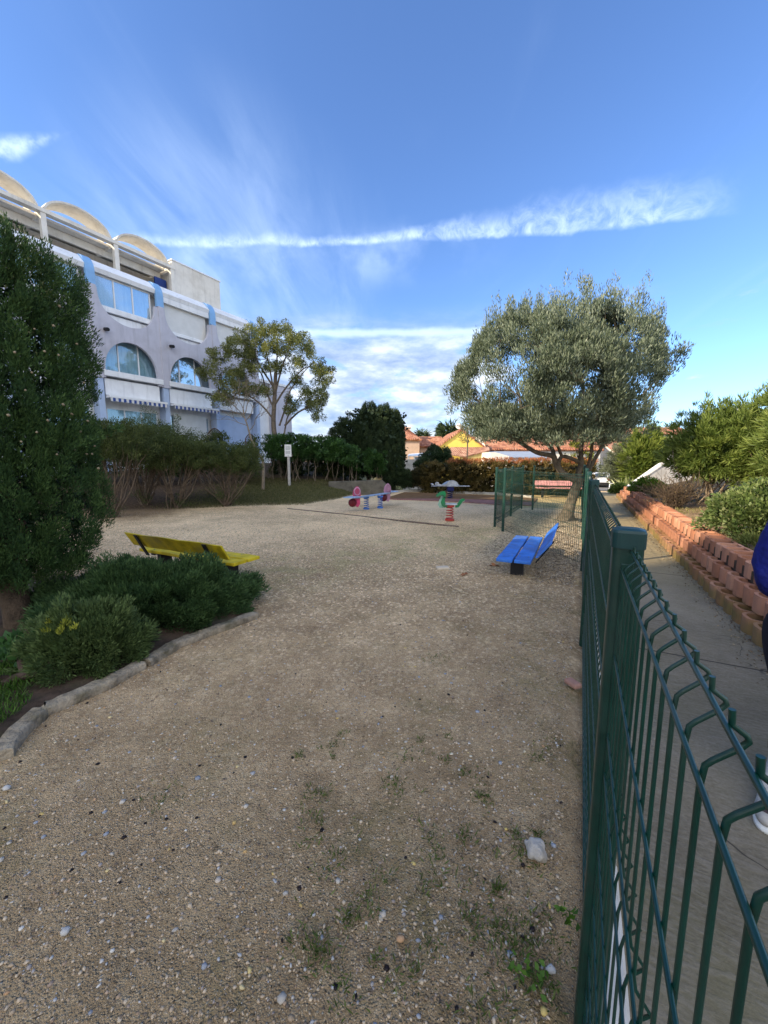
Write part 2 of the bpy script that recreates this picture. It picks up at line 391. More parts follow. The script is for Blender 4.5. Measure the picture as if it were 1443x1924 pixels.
    dry = w.math('MULTIPLY', dry, w.math('SUBTRACT', 1, far))
    c = w.mix(w.math('MULTIPLY', dry, .85), c, w.ramp(w.noise(P, 14, 5, .7), [(.3, (.20, .17, .07)), (.6, (.42, .35, .19)), (.8, (.5, .44, .27))]))
    # bank and bed keep their own tone; the gravel is warm
    c = w.mix(w.math('SUBTRACT', 1, w.math('MAXIMUM', e, bedm)), c, w.mix(1, c, (1.60, 1.47, 1.24), 'MULTIPLY'))
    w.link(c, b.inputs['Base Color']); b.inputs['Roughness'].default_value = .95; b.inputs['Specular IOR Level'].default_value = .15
    hgt = w.math('ADD', w.math('MULTIPLY', w.math('SUBTRACT', 1, w.sstep(v1.outputs['Distance'], 0, .5)), .55), w.math('ADD', w.math('MULTIPLY', v2.outputs['Distance'], -.35), w.math('ADD', w.math('MULTIPLY', fine, .8), w.math('MULTIPLY', f2, .3))))
    und = w.bump(w.math('ADD', w.noise(P, 5.5, 3, .5), w.math('MULTIPLY', w.noise(P, 17, 3, .5), .5)), .55, .05)
    w.link(w.bump(hgt, 1.0, .014, und), b.inputs['Normal'])
    return m
GROUND = ground_material()
def ax(a, b, n): return np.linspace(a, b, n)
xs = np.concatenate([ax(-900, -60, 8), ax(-50, -14, 12), ax(-13, 18, 156), ax(20, 60, 12), ax(80, 900, 8)])
ys = np.concatenate([ax(-300, -20, 6), ax(-14, -2, 8), ax(-1, 24, 126), ax(25, 60, 28), ax(80, 1500, 10)])
def gzf(X, Y):
    Z = ground_z(X, Y)
    bump_ = np.vectorize(lambda a, b_: mnoise.noise(Vector((a*.7, b_*.7, 0)))*.02+mnoise.noise(Vector((a*2.6, b_*2.6, 3)))*.008)(X, Y)
    inside = (X*FM.x+Y*FM.y < .05) & (np.abs(X) < 14) & (Y < 20) & (Y > -1)
    Z = Z+bump_*inside
    w_ = X*FM.x+Y*FM.y; t_ = X*FD.x+Y*FD.y
    path = (w_ > .02) & (w_ < 1.7) & (t_ > -6) & (t_ < 21)
    return np.where(path, Z-.05, Z)
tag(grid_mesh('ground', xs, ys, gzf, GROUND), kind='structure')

def path_material():
    m = bpy.data.materials.new('broomed_concrete'); m.use_nodes = True; w = NT(m.node_tree); b = w.n['Principled BSDF']
    g = w.n.new('ShaderNodeNewGeometry'); P = g.outputs['Position']
    t = w.vmath('DOT_PRODUCT', P, tuple(FD)); a = w.vmath('DOT_PRODUCT', P, tuple(FM))
    q = w.xyz(w.math('MULTIPLY', t, 60), w.math('MULTIPLY', a, 13), 0)
    br = w.noise(q, 1, 5, .6, .4)
    big = w.noise(P, 1.1, 6, .65); fine = w.noise(P, 60, 4, .7)
    c = w.ramp(w.math('ADD', w.math('MULTIPLY', big, .6), w.math('MULTIPLY', fine, .4)), [(.32, (.10, .083, .056)), (.5, (.195, .165, .115)), (.68, (.30, .26, .19))])
    moss = w.math('MULTIPLY', w.sstep(w.noise(P, .9, 6, .7), .40, .66), w.math('ADD', .35, w.math('MULTIPLY', w.math('SUBTRACT', 1, w.sstep(a, .2, .9)), .5)))
    c = w.mix(w.math('MULTIPLY', moss, .7), c, (.16, .14, .055))
    c = w.mix(w.sstep(br, .42, .7, 0, .3), c, (.33, .29, .235))
    c = w.mix(w.sstep(t, 5, 8.5, 0, .65), c, (.36, .29, .15))  # sunlit tone painted into the colour: paler and yellower farther along
    # slab joints
    jt = w.math('ABSOLUTE', w.math('SUBTRACT', w.math('FRACT', w.math('DIVIDE', w.math('ADD', t, .35), 2.6)), .5))
    j = w.math('SUBTRACT', 1, w.sstep(jt, .0015, .004))
    wob = w.math('ABSOLUTE', w.math('SUBTRACT', w.noise(P, 1.15, 3, .5), .5))
    crack = w.math('MULTIPLY', w.math('SUBTRACT', 1, w.sstep(wob, .0012, .004)), w.sstep(w.noise(P, .6, 2), .5, .56))
    c = w.mix(w.math('MAXIMUM', j, w.math('MULTIPLY', crack, .8)), c, (.04, .035, .03))
    w.link(c, b.inputs['Base Color']); b.inputs['Roughness'].default_value = .85; b.inputs['Specular IOR Level'].default_value = .2
    w.link(w.bump(w.math('SUBTRACT', w.math('ADD', w.math('MULTIPLY', br, 1.0), w.math('MULTIPLY', fine, .5)), w.math('MULTIPLY', j, 2)), .7, .006), b.inputs['Normal'])
    return m
pm = MB()
N_ = 90
for i in range(N_):
    t0 = -6+i*.3; t1 = t0+.3
    pts = [fw(t0, .1), fw(t0, 1.6), fw(t1, 1.6), fw(t1, .1)]
    for p in pts: p.z = float(-1.15*smooth(np.array(p.y), 17.5, 36)*smooth(np.array(p.x), -4, 1))
    pm.add(pts, [(0, 1, 2, 3)])
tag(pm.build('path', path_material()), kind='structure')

ASPH = mat('asphalt', (.16, .155, .15), .9, .2, 3, .4, .005)
def sheet(name, m, pts, z=None, dz=.004, sub=1):
    mb = MB(); P = [Vector(p) for p in pts]; n = 14
    # bilinear patch following the ground
    for i in range(n):
        for j in range(n):
            q = []
            for (a, b_) in ((i, j), (i+1, j), (i+1, j+1), (i, j+1)):
                u, v = a/n, b_/n; p = P[0]*(1-u)*(1-v)+P[1]*u*(1-v)+P[2]*u*v+P[3]*(1-u)*v
                p.z = (gz(p.x, p.y) if z is None else z)+dz; q.append(p)
            mb.add(q, [(0, 1, 2, 3)])
    return mb.build(name, m)
# car park beyond the path
tag(sheet('car_park', ASPH, [(6.5, 21, 0), (14.5, 18.6, 0), (60, 60, 0), (12, 60, 0)], dz=.03), kind='structure')
LINE = mat('road_paint', (.7, .7, .68), .7, .1)
tag(sheet('parking_line', LINE, [(15.5, 28.5, 0), (21, 28.5, 0), (21.1, 28.75, 0), (15.5, 28.75, 0)], dz=.037), kind='structure')
# rubber safety surfaces
def rubber(name, c): return mat(name, c, .95, .25, 5, .5, .004, bscale=120, dirt=(.12, .09, .06), dirt_amt=.5)
def flat_poly(name, pts, z0, z1, m):
    mb = MB(); n = len(pts); mb.add([(p[0], p[1], z1) for p in pts]+[(p[0], p[1], z0) for p in pts], [tuple(range(n))]+[(i, i+n, (i+1) % n+n, (i+1) % n) for i in range(n)]); return mb.build(name, m)
def G(u, v): p = gp(u, v, 0); return (p.x, p.y)
tag(flat_poly('ochre_rubber_surface', [G(725, 937), G(760, 926), G(930, 932), G(1010, 938), G(1005, 945), G(940, 941), G(838, 937.5), G(742, 938)], -.05, .036, rubber('ochre_rubber', (.17, .095, .04))), kind='structure')
tag(flat_poly('pink_rubber_surface', [G(726, 938.4), G(742, 938.2), G(838, 937.8), G(940, 941.4), G(1004, 945.3), G(1002, 951), G(930, 949), G(850, 943), G(790, 940.8)], -.05, .032, rubber('pink_rubber', (.26, .13, .11))), kind='structure')
CONC = mat('pale_concrete', (.42, .40, .36), .9, .15, 5, .3, dirt=(.18, .16, .13), dirt_amt=.5)
def kerb(name, pts, w, h, m, z0=-.06):
    mb = MB(); P = [Vector((p[0], p[1], 0)) for p in pts]
    for a, b_ in zip(P[:-1], P[1:]):
        d = (b_-a).normalized(); n = Vector((-d.y, d.x, 0))*w/2
        mb.hexa([a-n+Vector((0, 0, z0)), b_-n+Vector((0, 0, z0)), b_+n+Vector((0, 0, z0)), a+n+Vector((0, 0, z0)), a-n+Vector((0, 0, h)), b_-n+Vector((0, 0, h)), b_+n+Vector((0, 0, h)), a+n+Vector((0, 0, h))])
    return mb.build(name, m, bevel=.015)
tag(kerb('concrete_kerb', [G(733, 926), G(790, 923), G(850, 926.5), G(935, 930), G(1000, 936)], .16, .1, CONC), 'pale concrete kerb between the rubber surface and the brown hedge', 'kerb')
tag(kerb('timber_edging', [G(540, 956), G(640, 966), G(750, 978.5), G(862, 990)], .06, .022, mat('old_timber', (.14, .10, .075), .9, .3, 8, .4)), 'dark thin timber edging strip set flush in the gravel', 'edging')
WCONC = mat('white_concrete', (.62, .60, .55), .85, .12, 7, .3, dirt=(.3, .27, .2), dirt_amt=.5)
mb = MB()
for i in range(12):
    t0 = -1.5+i*1.5; a = [fw(t0, .14), fw(t0+1.49, .14), fw(t0+1.49, .205), fw(t0, .205)]
    mb.hexa([p+Vector((0, 0, -.2)) for p in a]+[p+Vector((0, 0, .03)) for p in a])
tag(mb.build('fence_footing', WCONC, bevel=.008), 'low white concrete footing strip under the long green fence', 'footing')

# ------------------------------------------------------------------ green mesh fences
def green_paint():
    m = mat('green_powder_coat', (.002, .034, .024), .34, .2, 14, .08, .001, spec=.5, bscale=240, dirt=(.03, .055, .045), dirt_amt=.5)
    return m
GREEN = green_paint()
PROF = [(.110, 1.318), (.111, 1.306), (.120, 1.300), (.1215, 1.296), (.117, 1.289), (.103, 1.274), (.0985, 1.268), (.0968, 1.25),
        (.0968, .86), (.100, .84), (.118, .815), (.100, .79), (.0968, .77), (.0968, .24), (.100, .22), (.118, .195), (.100, .17), (.0968, .15), (.0968, .05)]
HOR = [(.1075, 1.3045), (.0925, 1.262), (.0925, 1.06), (.0925, .865), (.0925, .765), (.0925, .57), (.0925, .4), (.0925, .245), (.0925, .145), (.0925, .06)]
def fence_panel(parent, fn, t0, t1, n=6, rw=.0024, gap=.05, label=None):
    mb = MB(); t = t0+gap*.6
    prof = PROF if n > 4 else PROF[::1]
    while t < t1-.01:
        jt = random.uniform(-.0012, .0012); mb.tube([fn(t+jt, w, z) for w, z in prof], rw, n); t += gap
    for i, (w, z) in enumerate(HOR):
        mb.tube([fn(t0, w, z), fn(t1, w, z)], rw*1.05, max(n, 5))
    return mb.build('mesh_panel', GREEN, parent)
def fence_post(parent, fn, t, wc=.103, z0=-.1, z1=1.335, hw=.031, hd=.026, cap=True):
    mb = MB(); prof = []
    for a in range(24):
        th = 2*math.pi*a/24; c, s_ = math.cos(th), math.sin(th)
        prof.append((math.copysign(abs(c)**.55, c)*hw, math.copysign(abs(s_)**.55, s_)*hd))
    mb.prism(prof, lambda x, y, z: fn(t+y, wc+x, z), z0, z1)
    # clip rail and hollow slot on the near side
    mb.box(-.012, .012, -hd-.004, -hd+.004, z0+.1, z1-.06, Matrix.Translation(fn(t, wc, 0)) @ Matrix(((FM.x, FD.x, 0, 0), (FM.y, FD.y, 0, 0), (0, 0, 1, 0), (0, 0, 0, 1)))) if fn is fw else None
    post = mb.build('fence_post', GREEN, parent, bevel=.0015)
    if cap:
        cb = MB()
        P2 = [(x*1.09, y*1.12) for x, y in prof]
        lev = [(z1-.026, 1.0), (z1+.008, 1.0), (z1+.014, .93), (z1+.017, .6)]
        n = len(P2); vs = []
        for z, k in lev: vs += [fn(t+y*k, wc+x*k, z) for x, y in P2]
        fs = [(i*n+j, i*n+(j+1) % n, (i+1)*n+(j+1) % n, (i+1)*n+j) for i in range(len(lev)-1) for j in range(n)]+[tuple(range((len(lev)-1)*n, len(lev)*n)), tuple(range(n))[::-1]]
        cb.add(vs, fs, False); cb.build('post_cap', CAPM, post)
    if fn is fw:
        for zc in (1.2, .75, .3):
            kb = MB(); c = fn(t-hd-.004, wc, zc)
            kb.tube([c, c-FD*.006], .007, 8); kb.build('clip', CAPM, post)
    return post
CAPM = mat('green_plastic_cap', (.005, .038, .037), .42, .1, 10, .05, .001, spec=.4)
fence = empty('mesh_fence', fw(1.0, .1, 0), 'long dark green welded wire mesh fence running beside the concrete path', 'fence')
for i in range(-1, 7):
    t = 1.0+2.5*i
    if i >= 0: fence_post(fence, fw, t)
    fence_panel(fence, fw, t+.02, t+2.48, 8 if i < 1 else (5 if i < 3 else 4), gap=.05)
yc = MB(); yc.box(-.004, .004, -.002, .004, -.006, .006, Matrix.Translation(fw(1.12, .088, 1.13))); yc.build('yellow_clip', mat('yellow_tape', (.75, .6, .02), .5, .05), fence)

enc = empty('enclosure_fence', (2.53, 8.07, 0), 'green mesh enclosure fence round the olive tree with thin posts, behind the blue bench', 'fence')
def seg_frame(a, b_):
    a = Vector((a[0], a[1], 0)); b_ = Vector((b_[0], b_[1], 0)); d = (b_-a).normalized(); m_ = Vector((d.y, -d.x, 0))
    return (lambda t, w, z: a+d*t+m_*(w-.1)+Vector((0, 0, z))), (b_-a).length
A_, B_, C_, D_, E_ = (2.53, 8.67), (2.53, 8.07), (3.45, 10.37), (4.32, 12.0), (4.58, 11.79)
Fp = fw(6.0, .06); Gp = fw(10.95, .06)
posts = [A_, B_, C_, D_, E_]
for a, b_ in ((B_, (Fp.x, Fp.y)), (A_, C_), (C_, D_), (B_, A_), (E_, (Gp.x+.55, Gp.y+1.0))):
    fn, L = seg_frame(a, b_); fence_panel(enc, fn, .02, L-.02, 4, rw=.0029, gap=.05)
for p in posts:
    fn, L = seg_frame(p, (p[0]+.45, p[1]+.9)); fence_post(enc, fn, 0, wc=.1, hw=.028, hd=.028, z1=1.34)

# ------------------------------------------------------------------ apartment building
CREAM = mat('cream_render', (.70, .67, .60), .85, .06, 2.5, .15, dirt=(.36, .32, .24), dirt_amt=.35, streak=.55)
WHITE = mat('white_render', (.78, .80, .82), .8, .05, 2, .12, dirt=(.45, .45, .45), dirt_amt=.3, streak=.55)
LILAC = mat('lilac_concrete', (.50, .50, .57), .85, .05, 2, .2, dirt=(.3, .29, .31), dirt_amt=.4, streak=.55)
BLUEP = mat('blue_paint', (.22, .42, .70), .5, .06, 4, .05)
BLUEW = mat('pale_blue_render', (.40, .50, .68), .8, .05, 3, .1)
FRAME = mat('white_window_frame', (.74, .76, .78), .4, .03, 5, 0)
SHUT = bpy.data.materials.new('roller_shutter'); SHUT.use_nodes = True
def _shut():
    w = NT(SHUT.node_tree); b = w.n['Principled BSDF']; g = w.n.new('ShaderNodeNewGeometry'); z = w.sep(g.outputs['Position'])[2]
    s_ = w.math('ABSOLUTE', w.math('SUBTRACT', w.math('FRACT', w.math('MULTIPLY', z, 20)), .5))
    w.link(w.ramp(w.noise(g.outputs['Position'], 3, 5), [(.3, (.60, .60, .58)), (.7, (.68, .68, .66))]), b.inputs['Base Color']); b.inputs['Roughness'].default_value = .5
    w.link(w.bump(s_, .5, .01), b.inputs['Normal'])
_shut()
def glass_mat():
    m = bpy.data.materials.new('window_glass'); m.use_nodes = True; w = NT(m.node_tree); b = w.n['Principled BSDF']
    b.inputs['Base Color'].default_value = (.02, .03, .04, 1); b.inputs['Roughness'].default_value = .03; b.inputs['Specular IOR Level'].default_value = 1.0
    b.inputs['IOR'].default_value = 1.6
    tr = w.n.new('ShaderNodeBsdfTransparent'); tr.inputs[0].default_value = (.8, .88, .92, 1)
    mx = w.n.new('ShaderNodeMixShader'); fr = w.n.new('ShaderNodeFresnel'); fr.inputs[0].default_value = 1.9
    w.link(w.math('ADD', w.math('MULTIPLY', fr.outputs[0], .45), .06, clamp=True), mx.inputs[0])
    gl = w.n.new('ShaderNodeBsdfGlossy'); gl.inputs['Roughness'].default_value = .02
    w.link(tr.outputs[0], mx.inputs[1]); w.link(gl.outputs[0], mx.inputs[2]); w.link(mx.outputs[0], w.n['Material Output'].inputs[0])
    return m
GLASS = glass_mat()
def curtain_mat():
    m = bpy.data.materials.new('sheer_curtain'); m.use_nodes = True; w = NT(m.node_tree); b = w.n['Principled BSDF']
    g = w.n.new('ShaderNodeNewGeometry'); t = w.vmath('DOT_PRODUCT', g.outputs['Position'], tuple(BT))
    f = w.noise(w.xyz(w.math('MULTIPLY', t, 9), 0, 0), 1, 3)
    w.link(w.ramp(f, [(.3, (.60, .76, .82)), (.7, (.82, .92, .95))]), b.inputs['Base Color']); b.inputs['Roughness'].default_value = .9
    w.link(w.bump(f, .5, .06), b.inputs['Normal']); return m
CURT = curtain_mat()
DARK = mat('dark_interior', (.03, .035, .045), .9, .1, 3, 0)
BLACK = mat('black_metal', (.012, .012, .014), .5, .1, 8, .05)
NAVY = mat('navy_panel', (.02, .05, .22), .5, .1, 3, 0)
bld = empty('apartment_building', bw(0, 0, 1.2), 'pale lilac and white apartment building with round arched windows and cream arches along the roof', 'building')
def bbox(name, m, t0, t1, s0, s1, z0, z1, parent=bld, bevel=0):
    mb = MB(); mb.hexa([bw(t0, s0, z0), bw(t1, s0, z0), bw(t1, s1, z0), bw(t0, s1, z0), bw(t0, s0, z1), bw(t1, s0, z1), bw(t1, s1, z1), bw(t0, s1, z1)])
    return mb.build(name, m, parent, bevel=bevel)
def bprism(name, m, poly, s0, s1, parent=bld):
    mb = MB(); mb.prism(poly, lambda x, y, d: bw(x, d, y), s0, s1); return mb.build(name, m, parent)
def sprism(name, m, poly, t0, t1, parent=bld):
    mb = MB(); mb.prism(poly, lambda x, y, d: bw(d, x, y), t0, t1); return mb.build(name, m, parent)
T0, T1 = -33.64, 6.44
TALL = -33.65
bbox('wall', WHITE, T0, T1+.25, -9, -.62, -.3, 10.0)
bbox('wall', WHITE, T1+.25, 9.5, -7, -.3, -.3, 6.4)
# storeys as seen through the screen
def window(t0, t1, z0, z1, s, n=3, arch=None, curtain=True, parent=bld, blue=False):
    """window > frame, pane, curtain"""
    f = MB(); th = .045
    top = (lambda t: z1) if arch is None else arch
    cur = [t0+(t1-t0)*i/12 for i in range(13)]
    fr = MB()
    def bar(a0, a1, b0, b1, ds=.0):
        fr.hexa([bw(a0, s-.03, b0), bw(a1, s-.03, b0), bw(a1, s+.03+ds, b0), bw(a0, s+.03+ds, b0), bw(a0, s-.03, b1), bw(a1, s-.03, b1), bw(a1, s+.03+ds, b1), bw(a0, s+.03+ds, b1)])
    bar(t0, t1, z0, z0+th)
    for i in range(n+1):
        c = t0+(t1-t0)*i/n; bar(c-th/2, c+th/2, z0+th, z1-th, .004)
    bar(t0, t1, z1-th, z1)
    w_ = fr.build('window', FRAME, parent)
    p = MB()
    p.hexa([bw(t0, s-.008, z0+.02), bw(t1, s-.008, z0+.02), bw(t1, s+.002, z0+.02), bw(t0, s+.002, z0+.02), bw(t0, s-.008, z1-.02), bw(t1, s-.008, z1-.02), bw(t1, s+.002, z1-.02), bw(t0, s+.002, z1-.02)])
    p.build('pane', GLASS, w_)
    if curtain:
        c = MB(); N = 60
        for i in range(N):
            a, b_ = t0+(t1-t0)*i/N, t0+(t1-t0)*(i+1)/N
            if blue and not (.42 < (a-t0)/(t1-t0) < .66): continue
            sa, sb = s-.05+.01*math.sin(i*1.3), s-.05+.01*math.sin((i+1)*1.3)
            c.add([bw(a, sa, z0), bw(b_, sb, z0), bw(b_, sb, z1), bw(a, sa, z1)], [(0, 1, 2, 3)])
        c.build('curtain', CURT, w_)
    return w_
def stripes_mat():
    m = bpy.data.materials.new('awning_stripes'); m.use_nodes = True; w = NT(m.node_tree); b = w.n['Principled BSDF']
    g = w.n.new('ShaderNodeNewGeometry'); t = w.vmath('DOT_PRODUCT', g.outputs['Position'], tuple(BT))
    f = w.math('GREATER_THAN', w.math('FRACT', w.math('MULTIPLY', t, 4.6)), .5)
    w.link(w.mix(f, (.62, .62, .62), (.03, .07, .25)), b.inputs['Base Color']); b.inputs['Roughness'].default_value = .8; return m
AWN = stripes_mat()
NB = 10
for k in range(NB):
    b0 = -2.2-2.88*7+2.88*k; b1 = b0+2.88; mc = b0+1.38; main = b1 > -9
    # scalloped concrete screen: arch below, bowl above
    poly = [(b0, 5.08), (mc-1.14, 5.08)]
    for i in range(0, 25):
        a = math.pi*(1-i/24); poly.append((mc+1.14*math.cos(a), 5.42+1.36*math.sin(a)**.92))
    poly += [(mc+1.14, 5.08), (b1, 5.08), (b1, 8.74), (mc+1.2, 8.74)]
    for i in range(0, 25):
        a = math.pi*i/24; poly.append((mc+1.2*math.cos(a)*(1 if abs(math.cos(a)) < .999 else 1), 8.72-1.27*math.sin(a)**.85))
    poly += [(mc-1.2, 8.74), (b0, 8.74)]
    bprism('screen', LILAC, poly, -.16, 0)
    if not main: continue
    # arched storey
    blue = (k == 8)
    window(b0+.12, b1-.12, 5.38, 6.95, -.46, 3, blue=blue)
    bbox('sill', WHITE, b0+.16, b1-.14, -.42, .05, 5.16, 5.40, bevel=.01)
    bbox('balcony_panel', WHITE, b0+.2, b1-.3, -.3, -.1, 4.36, 5.06)
    # upper storey
    if k == 8 or k == 9:
        bbox('shutter', SHUT, b0+.3, b1-.3, -.34, -.28, 7.9, 9.1)
        bbox('shutter_box', WHITE, b0+.22, b1-.2, -.30, -.1, 9.1, 9.36)
    else:
        window(b0+.2, b1-.35, 8.12, 9.36, -.3, 3)
    bbox('sill', WHITE, b0+.16, b1-.2, -.34, -.17, 7.9 if k < 8 else 7.72, 8.1 if k < 8 else 7.88, bevel=.01)
    bbox('balcony_panel', WHITE, b0+.2, b1-.2, -.42, -.3, 7.2, 7.85 if k < 8 else 7.7)
    # ground floor
    bbox('wall', BLUEW if k >= 8 else WHITE, b0+.14, b1-.14, -.6, -.48, 1.0, 2.0 if k < 9 else 4.1)
    if k != 9: window(b0+.35, b1-.3, 1.95, 3.85, -.5, 3)
    if k == 8: bbox('shutter', SHUT, b0+.5, b1-.5, -.44, -.4, 1.9, 3.9)
    # drain spout
    sp = MB(); sp.tube([bw(b0+.36, -.02, 7.1), bw(b0+.36, .24, 7.05)], .075, 12); sp.build('spout', BLACK, bld)
    # awnings
    if k in (7, 8):
        av = bbox('awning', FRAME, b0+.18, b1-.16, -.1, .28, 4.22, 4.31)
        vm = MB(); N = 48
        for i in range(N):
            a, b_ = b0+.2+(2.5)*i/N, b0+.2+2.5*(i+1)/N
            ha, hb = .13+.035*abs(math.sin(i*math.pi/4)), .13+.035*abs(math.sin((i+1)*math.pi/4))
            vm.add([bw(a, .275, 4.22-ha), bw(b_, .275, 4.22-hb), bw(b_, .275, 4.215), bw(a, .275, 4.215), bw(a, .27, 4.22-ha), bw(b_, .27, 4.22-hb), bw(b_, .27, 4.215), bw(a, .27, 4.215)], [(0, 1, 2, 3), (7, 6, 5, 4), (0, 4, 5, 1)])
        vm.build('valance', AWN, av)
for k in range(NB+1):
    t = -2.2-2.88*7+2.88*k
    bbox('pillar', LILAC, t-.13, t+.13, -.2, .035, 5.04, 8.80)
    bbox('pillar', BLUEW, t-.12, t+.12, -.5, -.02, .6, 5.05)
    # blue capping rib that curves back over the eave
    rib = MB(); path = [(-.02, 8.8), (-.02, 9.3)]+[(-.02-.62*(1-math.cos(a)), 9.3+.72*math.sin(a)) for a in [i*math.pi/2/8 for i in range(1, 9)]]+[(-1.0, 10.02)]
    outer = path; inner = [(x-.14, z) for x, z in path[:3]]+[(x-.12, z-.12) for x, z in path[3:]]
    rib.prism(outer+inner[::-1], lambda x, y, d: bw(d, x, y), t-.17, t+.17); rib.build('capping_rib', BLUEP, bld)
# eaves: rounded cream-white band
ev = [(-.12, 9.38), (-.06, 9.55), (-.5, 9.96), (-.9, 9.98), (-.9, 9.38)]
sprism('eave', WHITE, ev, T0, T1+.1)
# terrace storey and pergola
bbox('penthouse_wall', CREAM, T0, 3.2, -8, -4.7, 10.0, 12.05)
for k in range(8):
    t = -2.5+2.89*(k-5)
    bbox('pergola_post', CREAM, t-.1, t+.1, -3.12, -2.9, 10.0, 12.2)
    w_ = bbox('terrace_door', FRAME, t+.7, t+2.3, -4.72, -4.66, 10.3, 11.75)
    bbox('pane', DARK, t+.78, t+2.22, -4.67, -4.645, 10.4, 11.65, parent=w_)
    bbox('cross_beam', CREAM, t-.1, t+.1, -4.7, -3.12, 12.05, 12.3)
    # lattice strip on the terrace parapet
    # arch: band of vault
    ar = MB(); n = 18; o_ = []; i_ = []
    for i in range(n+1):
        x = -1+2*i/n; zz = math.sqrt(max(0, 1-(x*.985)**2))
        o_.append((t+1.445+1.36*x, 12.34+.86*zz)); i_.append((t+1.445+1.28*x, 12.34+.78*zz))
    ar.prism(o_+i_[::-1], lambda x, y, d: bw(x, d, y), -3.05, -4.1)
    if k < 7: ar.build('arch', CREAM, bld)
bbox('pergola_beam', CREAM, T0, 3.42, -3.18, -2.86, 12.2, 12.36)
bbox('pergola_beam', CREAM, T0, 3.3, -4.25, -4.0, 12.02, 12.26)
bbox('pergola_slab', CREAM, T0, 3.25, -8, -4.4, 12.26, 12.4)
bbox('pergola_slab', CREAM, T0, 3.1, -3.98, -3.35, 12.14, 12.24)
bbox('fascia', CREAM, T0, 3.1, -3.9, -3.78, 11.78, 12.12)
bbox('parapet', CREAM, T0, 3.4, -2.7, -2.5, 9.9, 10.45)
bbox('blue_panel', NAVY, 2.6, 3.25, -3.6, -3.5, 10.4, 11.7)
bbox('stair_tower', CREAM, 3.35, 6.45, -7.5, -3.0, 9.9, 12.72)
bbox('stair_tower_cap', WHITE, 3.3, 6.5, -7.55, -2.95, 12.72, 12.78)
bbox('wall', LILAC, 7.6, 9.48, -.3, -.1, 1.0, 6.38)
bbox('roof_edge', WHITE, 6.7, 9.55, -7, -.05, 6.4, 6.55)
# unseen taller wing added at the left, shaped to shade the near ground
bbox('added_shade_wing', WHITE, -50, TALL, -4, -.2, -.3, 19.0)
bbox('added_shade_storey', CREAM, T0, -19.2, -4, -.9, 10.0, 14.6)  # unseen storey added to shade the dragon rider and enclosure
bbox('stair_tower', CREAM, -15.5, -9.8, -4, -1.0, 10.0, 12.8)  # unseen second tower added to shade the brown hedge
# wooden trellises in front of the ground floor
BROWN = mat('brown_wood', (.10, .05, .035), .8, .2, 10, .2)
def trellis(t0, w, z0, h, label):
    r = empty('trellis', bw(t0+w/2, 1.0, z0), label, 'trellis', 'wooden trellises by the building')
    fr = MB(); top = lambda x: z0+h+.28*math.sin(math.pi*(x-t0)/w)
    arcpts = [bw(t0+w*i/10, 1.0, top(t0+w*i/10)) for i in range(11)]
    fr.tube([bw(t0, 1.0, z0)]+arcpts+[bw(t0+w, 1.0, z0)], .028, 5); fr.build('frame', BROWN, r)
    la = MB(); n = 9
    for i in range(-12, 22):
        for sgn in (1, -1):
            pts = []
            for j in range(0, 40):
                x = t0+w*j/39; z = z0+(i*.12)+sgn*(x-t0)
                if z0 < z < top(x): pts.append(bw(x, 1.0+.008*sgn, z))
            if len(pts) > 1: la.tube([pts[0], pts[-1]], .01, 4)
    la.build('lattice', BROWN, r)
trellis(2.1, .85, 1.3, 1.6, 'brown arched wooden trellis rising behind the leggy shrubs, under the striped awning')
trellis(4.5, .7, 1.2, 1.55, 'brown arched wooden trellis beside the small bare tree')
bb = MB(); bb.hexa([bw(3.55, .5, 1.2), bw(4.1, .5, 1.2), bw(4.1, .9, 1.2), bw(3.55, .9, 1.2), bw(3.55, .5, 2.2), bw(4.1, .5, 2.2), bw(4.1, .9, 2.2), bw(3.55, .9, 2.2)])
for i in range(5): bb.hexa([bw(3.56+i*.115, .9, 1.25), bw(3.62+i*.115, .9, 1.25), bw(3.62+i*.115, .915, 1.25), bw(3.56+i*.115, .915, 1.25), bw(3.56+i*.115, .9, 2.15), bw(3.62+i*.115, .9, 2.15), bw(3.62+i*.115, .915, 2.15), bw(3.56+i*.115, .915, 2.15)])
tag(bb.build('garden_cupboard', BLUEP, bevel=.01), 'light blue garden cupboard at the foot of the building, left of the bare tree', 'cupboard')

# ------------------------------------------------------------------ trees and shrubs
BARK = mat('bark', (.16, .13, .10), .95, .35, 9, .8, .02, bscale=30)
BARKW = mat('warm_bark', (.20, .15, .10), .95, .35, 9, .8, .02, bscale=30)
TWIG = mat('pale_twig', (.22, .175, .125), .9, .25, 9, .3)
DTWIG = mat('dark_twig', (.09, .065, .045), .95, .25, 9, .3)
def limb(mb, a, b_, r0, r1, n=7, seg=5, wob=.05):
    a, b_ = Vector(a), Vector(b_); L = (b_-a).length; pts = []; rs = []
    o = Vector((random.random()*9, random.random()*9, 0))
    for i in range(seg+1):
        f = i/seg; p = a.lerp(b_, f); w_ = math.sin(math.pi*f)*wob*L
        p += Vector((mnoise.noise(o+Vector((f*2, 0, 0))), mnoise.noise(o+Vector((0, f*2, 0))), mnoise.noise(o+Vector((0, 0, f*2)))))*w_*2
        pts.append(p); rs.append(r0+(r1-r0)*f)
    mb.tube(pts, rs, n, caps=False); return pts
